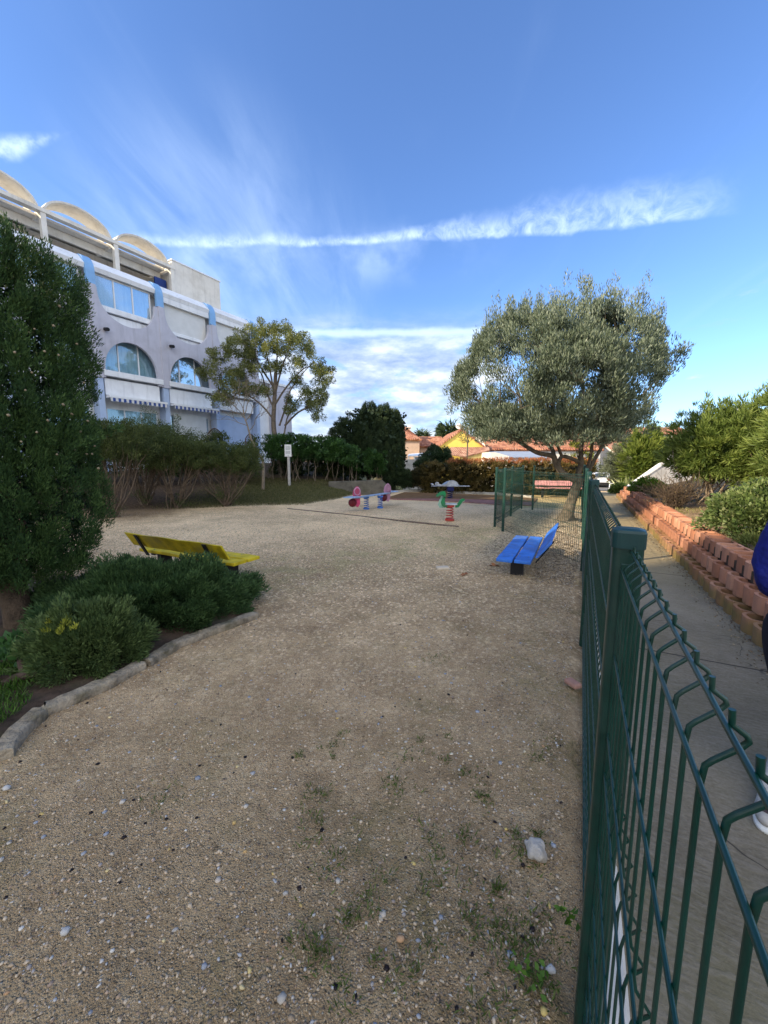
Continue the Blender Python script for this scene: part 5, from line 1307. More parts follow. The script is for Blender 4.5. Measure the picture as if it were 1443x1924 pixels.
for (w0, w1, z) in ((1.4, 1.60, .09), (1.5, 1.72, .26), (1.58, 1.9, .405)):
    a = [fw(-3.2, w0), fw(18.5, w0), fw(18.5, w1), fw(-3.2, w1)]; fill.hexa([p+Vector((0, 0, z-.12)) for p in a]+[p+Vector((0, 0, z)) for p in a])
fill.build('soil_fill', SOIL, bwall)

# ------------------------------------------------------------------ right-hand bed planting
OLE = leaf_mat('oleander_leaf', (.06, .10, .025), (.15, .21, .05), (.30, .36, .10), .5, .35)
def oleander(label, c, rad, n, seed=0):
    r = empty('oleander', (c[0], c[1], gz(c[0], c[1])), label, 'shrub', 'oleanders in the raised bed')
    P, U = shell(n, (0, 0, 0), rad, .55, -.75, .35); P = P+np.array(c)
    k = P[:, 2] > gz(c[0], c[1])+.2; P, U = P[k], U[k]
    s1 = clumps(P, .06, U, 26, .15, .02, up=.55, k_out=.9, spread=.75, hue=.5)
    tipn = P[P[:, 2] > c[2]+rad[2]*.35]; tipn = tipn[:70]
    t2 = tipn+np.array([0, 0, .22]); s2 = clumps(t2, .03, np.tile([0, 0, 1.], (len(t2), 1)), 16, .14, .016, up=.8, spread=.8, hue=.5)
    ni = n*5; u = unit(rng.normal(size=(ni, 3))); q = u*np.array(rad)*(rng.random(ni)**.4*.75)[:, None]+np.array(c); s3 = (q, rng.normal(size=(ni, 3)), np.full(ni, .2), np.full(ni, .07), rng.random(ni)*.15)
    leaves('foliage', *cat(s1, s2, s3), OLE, r)
    mb = MB(); g = Vector((c[0], c[1], gz(c[0], c[1])-.05))
    for i in range(16): limb(mb, g+Vector((random.gauss(0, .3)*rad[0], random.gauss(0, .3)*rad[1], 0)), Vector(P[random.randrange(len(P))]), .025, .008, 5)
    mb.build('stems', TWIG, r)
oleander('yellow green oleander at the left of the raised bed, beside the sloping parapet', (7.75, 9.1, 1.75), (1.0, .9, .92), 620)
oleander('darker oleander in the middle of the raised bed, behind the ivy-like bush', (8.35, 8.3, 1.8), (.95, .9, 1.1), 620)
oleander('tallest oleander of the raised bed at the right edge', (8.1, 7.0, 1.95), (1.05, 1.0, 1.45), 900)
oleander('oleander rising highest behind, at the far right of the raised bed', (9.9, 8.3, 2.1), (1.2, 1.2, 1.9), 800)
mound('leafy_bush', 'broad-leaved green bush with yellowish leaves at the top of the block wall, right edge', (5.35, 5.35, .68), (.66, .5, .44), leaf_mat('ivybush_leaf', (.05, .085, .025), (.12, .17, .05), (.34, .36, .18), .4, .2), 420, 30, .05, .035, -.3, rc=.08, lump=.35, up=.3)
mound('low_plants', 'low weedy clump at the edge of the raised bed in front of the broad-leaved bush', (5.0, 4.75, .46), (.5, .25, .08), leaf_mat('lowplant_leaf', (.06, .08, .02), (.13, .16, .04), (.24, .26, .08), .6, .2), 60, 26, .06, .014, -.1, rc=.07, stems=False, inner=False, up=.8)
def tuft(name, label, c, n, L, W, m, lean=.6, catg='plant', sp=.06, mbs=None):
    P = np.array([c])+rng.normal(size=(n, 3))*np.array([sp, sp, .01]); D = np.stack([rng.normal(size=n)*lean, rng.normal(size=n)*lean, np.ones(n)], 1)
    return tag(leaves(name, P, D, rng.uniform(.6, 1.1, n)*L, W, rng.random(n), m, bend=.12), label, catg)
c = at(1322, 985, 5.7); tuft('grass_tuft', 'bright green strappy grass tuft in the raised bed below the dry stalks', (c.x, c.y, gz(c.x, c.y)), 130, .26, .014, leaf_mat('lime_blade', (.09, .17, .02), (.17, .29, .03), (.28, .42, .06), .5, .35), .75)
c = at(1316, 962, 6.2); tuft('dry_stalks', 'clump of pale dry cut stalks beside the broad-leaved bush', (c.x, c.y, gz(c.x, c.y)), 60, .36, .016, leaf_mat('stalk', (.25, .15, .09), (.38, .25, .15), (.5, .36, .24), .8, .05), .55, sp=.1)
c = at(1218, 903, 13.0); mound('green_clump', 'fresh green leafy clump at the far end of the raised bed', (c.x, c.y, gz(c.x, c.y)+.1), (.55, .4, .35), leaf_mat('fresh_leaf', (.07, .13, .02), (.14, .24, .04), (.24, .36, .07), .5, .3), 100, 40, .06, .03, -.1, rc=.08)
def bare_bush(u, v, w_, h, label, m=DTWIG, n=70):
    y = 7.
    for i in range(30): p = at(u, v, y); y += (p.z-gz(p.x, p.y))*1.2
    b = Vector((p.x, p.y, gz(p.x, p.y))); mb = MB()
    for i in range(n):
        a = random.uniform(0, 6.28); k = random.uniform(.1, 1)*w_; e = b+Vector((math.cos(a)*k, math.sin(a)*k, h*random.uniform(.35, 1)))
        o = limb(mb, b+Vector((random.gauss(0, .05), random.gauss(0, .05), -.02)), e, .011, .004, 4, 5, .14)
        for j in range(4): limb(mb, o[random.choice((2, 3, 4))], e+Vector((random.gauss(0, .18), random.gauss(0, .18), random.gauss(0, .14))), .005, .002, 3, 3, .1)
    r = empty('bare_bush', b, label, 'shrub'); mb.build('twigs', m, r)
    C = arr([b+Vector((random.gauss(0, w_*.5), random.gauss(0, w_*.5), random.uniform(.1, h))) for i in range(40)])
    leaves('dry_leaves', *clumps(C, .12, np.tile([0, 0, 1.], (40, 1)), 14, .03, .015, hue=.3), leaf_mat('dry_bush_leaf', (.06, .04, .02), (.13, .09, .045), (.22, .17, .08), .8, .1), r)
bare_bush(1268, 955, .55, .7, 'brown bare twiggy bush in the middle of the raised bed')
bare_bush(1232, 935, .5, .35, 'low dry twiggy bush at the far side of the raised bed', TWIG, 30)
# dry grass over the bed
n = 26000; t = rng.uniform(3, 18, n); w_ = 1.9+rng.random(n)**1.3*8; X = t*FD.x+w_*FM.x; Yv = t*FD.y+w_*FM.y; Z = ground_z(X, Yv)
kk = np.array([mnoise.noise(Vector((a*.9, b_*.9, 2))) for a, b_ in zip(X, Yv)]) > -.1
P = np.stack([X, Yv, Z], 1)[kk]
tag(blades('bed_grass', P, rng.uniform(.03, .09, len(P)), .01, rng.random(len(P)), leaf_mat('bed_blade', (.12, .10, .04), (.20, .21, .06), (.36, .30, .15), .8, .3), lean=.9), kind='stuff', label='sparse dry grass and leaf litter on the raised bed', cat='grass')

# sloping parapet at the end of the bed
mb = MB(); prf = [(10.75, -.3), (10.75, .14), (13.5, 2.25), (15.5, 3.75), (15.5, -.3)]
mb.prism(prf, lambda x, z, d: Vector((x, 17.2+d-(x-10)*.05, z)), 0, .22); pw_ = mb.build('ramp_parapet', mat('pale_grey_wall', (.48, .47, .46), .9, .2, 2, .3, dirt=(.25, .24, .23), dirt_amt=.6))
tag(pw_, 'pale grey parapet wall of a ramp sloping up behind the raised bed', 'wall')
cp = MB(); cp.prism([(10.65, .08), (10.65, .14), (13.5, 2.32), (15.52, 3.84), (15.52, 3.76)], lambda x, z, d: Vector((x, 17.16+d-(x-10)*.05, z)), 0, .3); cp.build('coping', mat('white_coping', (.66, .65, .62), .8, .08), pw_)
ob = bpy.data.objects
# plants beyond the path end
mound('olive_shrub', 'grey green olive-like shrub beyond the end of the path', (13.95, 22.5, 1.1), (.95, .9, 1.35), leaf_mat('grey_olive_leaf', (.07, .085, .05), (.14, .165, .10), (.25, .27, .18), .6, .2), 260, 60, .09, .03, -.6, rc=.16, lump=.5)
mound('tall_shrub', 'bright green spiky-leaved shrub right of the grey green one', (14.6, 21.8, 1.3), (1.15, 1.0, 2.0), leaf_mat('spiky_leaf', (.07, .11, .02), (.16, .21, .04), (.30, .34, .08), .5, .25), 260, 34, .3, .04, -.6, rc=.12, lump=.4, up=.5)
mound('tall_shrub', 'dark green shrub between the bright spiky shrub and the parapet', (16.2, 22.2, 1.0), (1.2, 1.0, 1.6), LIG, 240, 60, .08, .04, -.6, rc=.14, lump=.4)
c = at(1175, 915, 19.0); tuft('agave', 'pale green strappy plant at the end of the path', (c.x, c.y, gz(c.x, c.y)), 46, .9, .07, leaf_mat('agave_leaf', (.16, .20, .08), (.26, .30, .14), (.42, .45, .25), .5, .15), .7, sp=.12)
c = at(1163, 928, 17.6); mound('low_shrub', 'small green bush at the corner where the path meets the car park', (c.x, c.y, gz(c.x, c.y)+.1), (.35, .3, .32), OLE, 80, 40, .08, .03, -.1, rc=.1)
mound('broadleaf_bush', 'yellow green bush behind the parked white car', (22.6, 46, .8), (2.6, 1.5, 2.6), leaf_mat('yellowgreen_leaf', (.11, .13, .02), (.23, .25, .04), (.36, .38, .08), .5, .3), 300, 50, .16, .1, -.4, rc=.25)
hedge('hedge', 'long dark green hedge at the far side of the car park', [(20, 42), (26, 41), (34, 40), (44, 38)], 0, 2.0, .8, leaf_mat('dark_hedge_leaf', (.03, .04, .012), (.07, .085, .03), (.12, .14, .05), .6, .2), 30, .16, .1, 22, stems=False, rc=.25)

# ------------------------------------------------------------------ houses beyond
def tile_mat(name, a, b_, c):
    m = bpy.data.materials.new(name); m.use_nodes = True; w = NT(m.node_tree); b = w.n['Principled BSDF']
    g = w.n.new('ShaderNodeNewGeometry'); P = g.outputs['Position']; x, y, z = w.sep(P)
    v = w.voro(P, 3.2)
    col_ = w.ramp(w.math('ADD', w.math('MULTIPLY', w.sep(v.outputs['Color'])[0], .5), w.math('MULTIPLY', w.noise(P, 1.1, 6, .7), .5)), [(.25, a), (.5, b_), (.75, c)])
    rows = w.math('SINE', w.math('MULTIPLY', w.math('ADD', x, w.math('MULTIPLY', y, .35)), 2*math.pi/.24))
    w.link(col_, b.inputs['Base Color']); b.inputs['Roughness'].default_value = .85
    w.link(w.bump(rows, .9, .08), b.inputs['Normal']); return m
TILE = tile_mat('terracotta_tiles', (.27, .10, .055), (.42, .17, .09), (.55, .28, .17))
TILE2 = tile_mat('weathered_pink_tiles', (.30, .14, .09), (.42, .22, .15), (.52, .32, .23))
WIN = mat('dark_window', (.05, .06, .08), .2, .1, 3, 0)
def slab(mb, pts, th=.18):
    P = [Vector(p) for p in pts]; n = (P[1]-P[0]).cross(P[-1]-P[0]).normalized()
    if n.z < 0: n = -n
    k = len(P); mb.add(P+[p-n*th for p in P], [tuple(range(k)), tuple(range(k, 2*k))[::-1]]+[(i, (i+1) % k, (i+1) % k+k, i+k) for i in range(k)])
def gable_house(name, label, x0, x1, y0, y1, z0, ze, zr, wallm, tilem, axis='x', wins=(), chimney=None, hip=0, over=.3):
    r = empty(name, ((x0+x1)/2, (y0+y1)/2, z0), label, 'house', 'tiled houses beyond the playground')
    w_ = MB()
    if axis == 'x':      # ridge runs along x, eaves face the camera
        ym = (y0+y1)/2; pr_ = [(y0, z0), (y1, z0), (y1, ze), (ym, zr-.15 if not hip else ze), (y0, ze)]
        w_.prism(pr_, lambda a, z, d: Vector((d, a, z)), x0, x1); w_.build('wall', wallm, r)
        rf = MB(); s_ = (zr-ze)/(ym-y0)
        slab(rf, [(x0-over, y0-over, ze-over*s_+.15), (x1+over, y0-over, ze-over*s_+.15), (x1+over-hip, ym, zr+.15), (x0-over+hip, ym, zr+.15)])
        slab(rf, [(x0-over, y1+over, ze-over*s_+.15), (x1+over, y1+over, ze-over*s_+.15), (x1+over-hip, ym, zr+.15), (x0-over+hip, ym, zr+.15)])
        if hip:
            slab(rf, [(x0-over, y0-over, ze-over*s_+.15), (x0-over+hip, ym, zr+.15), (x0-over, y1+over, ze-over*s_+.15)]); slab(rf, [(x1+over, y0-over, ze-over*s_+.15), (x1+over-hip, ym, zr+.15), (x1+over, y1+over, ze-over*s_+.15)])
        rf = rf.build('roof', tilem, r)
    else:                # ridge runs along y, gable faces the camera
        xm = (x0+x1)/2; pr_ = [(x0, z0), (x1, z0), (x1, ze), (xm, zr), (x0, ze)]
        w_.prism(pr_, lambda a, z, d: Vector((a, d, z)), y0, y1); w_.build('wall', wallm, r)
        rf = MB(); s_ = (zr-ze)/(xm-x0)
        slab(rf, [(x0-over, y0-.15, ze-over*s_+.2), (xm, y0-.15, zr+.2), (xm, y1, zr+.2), (x0-over, y1, ze-over*s_+.2)])
        slab(rf, [(x1+over, y0-.15, ze-over*s_+.2), (xm, y0-.15, zr+.2), (xm, y1, zr+.2), (x1+over, y1, ze-over*s_+.2)])
        rf = rf.build('roof', tilem, r)
    # rounded tile ends along the eave
    ee = MB(); z_ = ze-.12; n = int((x1-x0)/.28)
    if axis == 'x':
        for i in range(n): ee.tube([(x0+.14+i*.28, y0-over-.02, ze-over*s_+.12), (x0+.14+i*.28, y0-over+.3, ze-over*s_+.12+.3*s_)], .09, 6)
        ee.build('eave_tiles', tilem, rf)
    for (a, b_, c, d) in wins:
        q = MB(); q.box(a, b_, y0-.05, y0+.05, c, d); o = q.build('window', FRAME, r)
        q = MB(); q.box(a+.08, b_-.08, y0-.07, y0-.052, c+.08, d-.08); q.build('pane', WIN, o)
    if chimney:
        q = MB(); cx, cy, cz0, cz1 = chimney; q.box(cx-.35, cx+.35, cy-.35, cy+.35, cz0, cz1); q.box(cx-.45, cx+.45, cy-.45, cy+.45, cz1, cz1+.15); q.build('chimney', mat('chimney_render', (.6, .5, .42), .8, .1), rf)
    return r
BEIGE = mat('beige_render', (.46, .34, .27), .9, .08, 1.5, .1, dirt=(.3, .24, .2), dirt_amt=.3)
YELLOW = mat('yellow_render', (.72, .55, .12), .85, .06, 1.5, .1)
OCHW = mat('ochre_wall', (.42, .34, .14), .9, .15, 2, .2)
WHT = mat('white_house_render', (.68, .64, .58), .85, .06, 1.5, .1)
GREYR = mat('grey_blue_roof', (.26, .31, .38), .6, .12, 2, .1)
def X(u, y): return at(u, 850, y).x
def Z(v, y): return at(721, v, y).z
y = 48
gable_house('house', 'beige house with an orange tiled hip roof just right of the conifers', X(722, y), X(788, y), y, y+9, -1.2, Z(826, y), Z(803, y+4.5), BEIGE, TILE, 'x', hip=3.0, chimney=(X(771, y), y+5.5, 3.6, Z(804, y+5)))
y = 52
gable_house('house', 'low beige house with a lean tiled roof between the beige and yellow houses', X(789, y), X(831, y), y, y+6, -1.2, Z(839, y), Z(822, y+3), BEIGE, TILE, 'x')
y = 44
gable_house('house', 'yellow gabled house with terracotta roof left of the olive crown', X(820, y), X(912, y), y, y+10, -1.2, Z(843, y), Z(808.5, y), YELLOW, TILE, 'y')
y = 42.2
lr = MB(); slab(lr, [(X(843, y), y, Z(853, y)), (X(873, y), y, Z(857, y)), (X(920, y), y, Z(846, y)), (X(918, 43.8), 43.8, Z(840, 43.8)), (X(846, 43.8), 43.8, Z(840, 43.8))], .15)
tag(lr.build('porch_roof', TILE2), 'pinkish tiled porch roof under the yellow gable', 'roof')
mb = MB(); mb.prism([(X(868, y), -1.2), (X(920, y), -1.2), (X(920, y), Z(847, y)), (X(868, y), Z(858, y))], lambda a, z, d: Vector((a, d, z)), y+.2, y+1.2); tag(mb.build('garden_wall', OCHW), 'dull ochre wall below the pinkish porch roof', 'wall')
y = 45
gable_house('house', 'long white house with a broad red tiled roof behind the olive tree', X(921, y), X(1128, y), y, y+11, -1.2, Z(845, y), Z(806, y+5.5), WHT, TILE, 'x', wins=[(X(1010, y), X(1024, y), .2, 1.4), (X(1060, y), X(1074, y), .2, 1.4)])
# garage with a grey roof in front
y = 39
r = empty('garage', (X(960, y), y, -1.2), 'white garage with a flat grey blue roof in front of the red tiled house', 'garage')
mb = MB(); mb.prism([(X(921, y), -1.2), (X(957, y), -1.2), (X(957, y), Z(857, y)), (X(930, y), Z(849.5, y)), (X(921, y), Z(849.5, y))], lambda a, z, d: Vector((a, d, z)), y, y+4); mb.prism([(X(957, y), -1.2), (X(1040, y), -1.2), (X(1040, y), Z(860, y)), (X(957, y), Z(860, y))], lambda a, z, d: Vector((a, d, z)), y+.6, y+4); mb.build('wall', WHT, r)
mb = MB(); slab(mb, [(X(957, y)+.02, y+.2, Z(858.5, y)), (X(1042, y), y+.2, Z(858.5, y)), (X(1042, y), y+4.4, Z(848, y+4.4)), (X(932, y), y+4.4, Z(848, y+4.4))], .12); mb.build('roof', GREYR, r)
mb = MB(); mb.box(X(980, y), X(1000, y), y+.52, y+.6, -.9, .9); mb.build('door', GREYR, r)
# satellite dish
c = at(861, 802, 46); r = empty('satellite_dish', c, 'white round satellite dish above the yellow gable', 'satellite dish'); mb = MB(); mb.tube([c+Vector((0, 0, 0)), c+Vector((0, -.15, .02)), c+Vector((0, -.3, .06))], [.12, .28, .36], 20); mb.build('dish', WHT, r)
mb = MB(); mb.tube([c+Vector((.2, .1, -1.0)), c], .05, 6); mb.build('mast', BLACK, r)
# carport and grey wall
y = 33
r = empty('carport', (X(790, y), y, -1), 'small white carport with a flat pale roof left of the yellow house', 'carport')
mb = MB(); slab(mb, [(X(766, y), y, Z(856, y)), (X(812, y), y, Z(855.5, y)), (X(816, y+3), y+3, Z(849, y+3)), (X(768, y+3), y+3, Z(853, y+3))], .08); mb.build('roof', FRAME, r)
for u, h in ((768, 0), (779, 0), (792, 0), (810, 0)):
    mb = MB(); mb.box(X(u, y)-.06, X(u, y)+.06, y+.05, y+.17, -1.2, Z(857.5, y)); mb.build('post', WHT, r)
mb = MB(); mb.box(X(779, y)+.08, X(791, y)-.02, y+.3, y+.36, -.6, Z(858.5, y)); mb.build('panel', GREYR, r)
mb = MB(); mb.box(X(758, 30), X(800, 30), 30, 30.2, -1.3, Z(863, 30)); tag(mb.build('garden_wall', mat('grey_block_wall', (.34, .33, .32), .9, .15, 3, .3)), 'grey block garden wall below the carport', 'wall')
# slim pole / thin tree in front of the yellow gable
c = at(878, 868, 21.5); r = empty('young_tree', Vector((c.x, c.y, gz(c.x, c.y))), 'thin young tree with sparse reddish twigs in front of the yellow gable', 'tree')
mb = MB(); limb(mb, (c.x, c.y, gz(c.x, c.y)-.1), at(879, 805, 21.5), .05, .03, 7, 5, .01)
C = []
for i in range(26):
    a = at(879, random.uniform(806, 830), 21.5); e = at(879+random.gauss(0, 16), random.uniform(795, 832), 21.5+random.gauss(0, .4)); limb(mb, a, e, .012, .004, 3, 3, .1); C.append(e)
mb.build('trunk', TWIG, r); leaves('foliage', *clumps(arr(C), .1, np.tile([0, 0, 1.], (len(C), 1)), 22, .06, .025, up=-.2), leaf_mat('rusty_leaf', (.08, .05, .02), (.18, .11, .04), (.28, .2, .08), .6, .2), r)
# distant trees
def far_palm(u, v, y, s, label):
    c = at(u, v, y); r = empty('palm_tree', Vector((c.x, c.y, -1.2)), label, 'tree', 'palms behind the houses'); P = np.tile(np.array(c), (420, 1)); D = rng.normal(size=(420, 3))*np.array([1, 1, .7])+np.array([0, 0, .35])
    k = rng.random(420)[:, None]; P = P+unit(D)*k*s*.6; leaves('crown', P, D+np.array([0, 0, -.6])*k, s*.55, s*.07, rng.random(420), DK, r)
    mb = MB(); mb.tube([(c.x, c.y, -1.2), (c.x, c.y, c.z)], .3, 8); mb.build('trunk', BARK, r)
far_palm(846, 814, 75, 3.4, 'feathery palm rising behind the yellow house')
far_palm(793, 822, 80, 2.4, 'small distant palm between the beige roofs')
c = at(827, 850, 78); r = empty('conifer', (c.x, c.y, -1.2), 'distant layered conifer left of the palm', 'tree')
P = []; 
for i in range(260):
    f = random.random(); z = Z(800, 78)*(1)+(-f)*6.5; a = random.uniform(0, 6.28); k = (.3+f*2.1)*random.uniform(.3, 1); P.append((c.x+math.cos(a)*k, c.y+math.sin(a)*k, z-.15*k))
P = arr(P); leaves('foliage', *clumps(P, .3, unit(P-np.array([c.x, c.y, 3.])), 16, .5, .14, up=0), DK, r); mb = MB(); mb.tube([(c.x, c.y, -1.2), (c.x, c.y, Z(801, 78))], [.25, .05], 6); mb.build('trunk', BARK, r)
# right-hand houses
y = 46
gable_house('house', 'low house with weathered pink tiled roof, tall chimney and solar panel at the right', X(1170, y), X(1330, y), y, y+10, -1.2, Z(857.5, y), Z(826, y+5), WHT, TILE2, 'x', chimney=(X(1222, y+1.5), y+1.5, 1.8, Z(829, y+1.5)))
mb = MB(); s_ = 1; q = at(1252, 845, 48.3); mb.box(-1.1, 1.1, -.6, .6, 0, .06, Matrix.Translation(q+Vector((.3, 0, .25))) @ Matrix.Rotation(R(24), 4, 'X')); tag(mb.build('solar_panel', mat('solar_glass', (.02, .04, .10), .2, .1, 3, 0)), 'dark blue solar panel on the weathered pink roof', 'solar panel')
y = 62
gable_house('house', 'grey brown roofed low building behind the tall chimney', X(1150, y), X(1330, y), y, y+7, -1.2, Z(838, y), Z(823, y+3.5), BEIGE, mat('grey_brown_roof', (.24, .17, .14), .9, .1, 2, .1), 'x')
y = 80
gable_house('house', 'distant long white building with a row of windows under a red roof', X(1165, y), X(1300, y), y, y+9, -1.2, Z(816, y), Z(804, y+4.5), WHT, TILE, 'x', wins=[(X(u, y), X(u+7, y), Z(823, y), Z(818, y)) for u in range(1190, 1290, 14)])
y = 50
gable_house('house', 'cream house with white gable just right of the olive trunk', X(1128, y), X(1168, y), y, y+8, -1.2, Z(838, y), Z(826, y), WHT, TILE2, 'y')
# a distant row to close the horizon
hb = MB()
random.seed(21)
row = empty('distant_row', (0, 140, -1.2), 'faint row of distant buildings and trees along the horizon', 'buildings')
for i in range(40):
    x_ = -60+i*9; hb.box(x_, x_+8.2, 140, 150, -1.3, random.uniform(1.5, 4.5))
hb.build('wall', BEIGE, row)
hedge('tree_line', 'continuous dark tree line in front of the distant buildings', [(-40, 115), (20, 110), (90, 105), (200, 100)], 0, 3.0, 2.5, LIG, 24, .7, .5, 5, stems=False, catg='trees', rc=1.0, lump=1.0)

# ------------------------------------------------------------------ white car
def car():
    c = Vector((22.2, 39.5, -1.15)); ang = R(60)
    r = empty('parked_car', c, 'white hatchback parked beyond the fence with its dark rear window towards us', 'car')
    d = Vector((math.cos(ang), math.sin(ang), 0)); n_ = Vector((-d.y, d.x, 0))
    def q(x, y_, z): return c+d*x+n_*y_+Vector((0, 0, z))
    prof = [(-2.0, .35), (-2.05, .7), (-1.98, 1.0), (-1.75, 1.42), (-1.3, 1.5), (.2, 1.48), (.95, 1.05), (1.85, .9), (2.1, .7), (2.1, .3), (1.7, .25), (-1.7, .25)]
    ys = [-.86, -.8, -.62, .62, .8, .86]; V = []; F = []
    for yy in ys:
        for x, z in prof:
            k = 1-.0*z; inset = max(0, (z-.95))*.28 if abs(yy) > .7 else 0
            V.append(q(x*(1 if abs(yy) < .85 else .985), math.copysign(abs(yy)-inset, yy), z))
    m_ = len(prof)
    for j in range(len(ys)-1):
        for i in range(m_): F.append((j*m_+i, j*m_+(i+1) % m_, (j+1)*m_+(i+1) % m_, (j+1)*m_+i))
    F += [tuple(range(m_))[::-1], tuple(range((len(ys)-1)*m_, len(ys)*m_))]
    mb = MB(); mb.add(V, F, False); mb.build('body', mat('white_car_paint', (.62, .64, .68), .25, .02, 2, 0, spec=.6), r, bevel=.05, seg=3)
    g = mat('car_glass', (.015, .03, .05), .08, .05, 2, 0, spec=.8)
    for nm, pts in (('rear_window', [(-2.0, -.55, 1.03), (-2.0, .55, 1.03), (-1.80, .5, 1.40), (-1.80, -.5, 1.40)]), ('windscreen', [(.98, .6, 1.08), (.98, -.6, 1.08), (.32, -.55, 1.44), (.32, .55, 1.44)])):
        mb = MB(); a = [q(x+(-.03 if x < 0 else .04), y_, z+.01) for x, y_, z in pts]; b_ = [p+d*(.04 if pts[0][0] < 0 else -.04) for p in a]; mb.hexa(a+b_); mb.build(nm, g, r)
    for s_ in (-1, 1):
        mb = MB(); a = [q(x, s_*(.875-max(0, z-.95)*.28), z) for x, z in ((-1.6, 1.02), (.75, 1.04), (.15, 1.4), (-1.45, 1.4))]; b_ = [p-n_*s_*.05 for p in a]; mb.hexa(a+b_); mb.build('side_window', g, r)
        mb = MB(); mb.hexa([q(-2.09, s_*.62, .75), q(-2.09, s_*.84, .75), q(-2.0, s_*.86, .75), q(-2.0, s_*.62, .75), q(-2.07, s_*.62, .95), q(-2.07, s_*.84, .95), q(-1.98, s_*.86, .95), q(-1.98, s_*.62, .95)]); mb.build('tail_light', mat('tail_red', (.35, .01, .01), .3, .05, 3, 0), r)
        for x in (-1.3, 1.35):
            mb = MB(); mb.tube([q(x, s_*.70, .32), q(x, s_*.88, .32)], .32, 20); w_ = mb.build('wheel', mat('tyre', (.02, .02, .02), .9, .1, 9, 0), r)
            mb = MB(); mb.tube([q(x, s_*.88, .32), q(x, s_*.895, .32)], .2, 14); mb.build('rim', mat('rim', (.4, .4, .42), .3, .05, 9, 0, metal=.8), w_)
    mb = MB(); mb.hexa([q(-2.1, -.75, .3), q(-2.1, .75, .3), q(-2.0, .75, .3), q(-2.0, -.75, .3), q(-2.12, -.75, .55), q(-2.12, .75, .55), q(-2.0, .75, .55), q(-2.0, -.75, .55)]); mb.build('bumper', BLACK, r, bevel=.03)
car()
# white hoop stand in the car park
r_ = MB(); c = at(1144, 919, 29); g0 = gz(c.x, c.y)
for k in (0, .75): 
    a = Vector((c.x+k, c.y, g0)); r_.tube([a, a+Vector((.05, 0, .55)), a+Vector((.45, 0, .6)), a+Vector((.2, 0, 0))], .035, 6)
tag(r_.build('bike_stand', FRAME), 'small bent white metal hoops standing in the car park', 'bike stand')

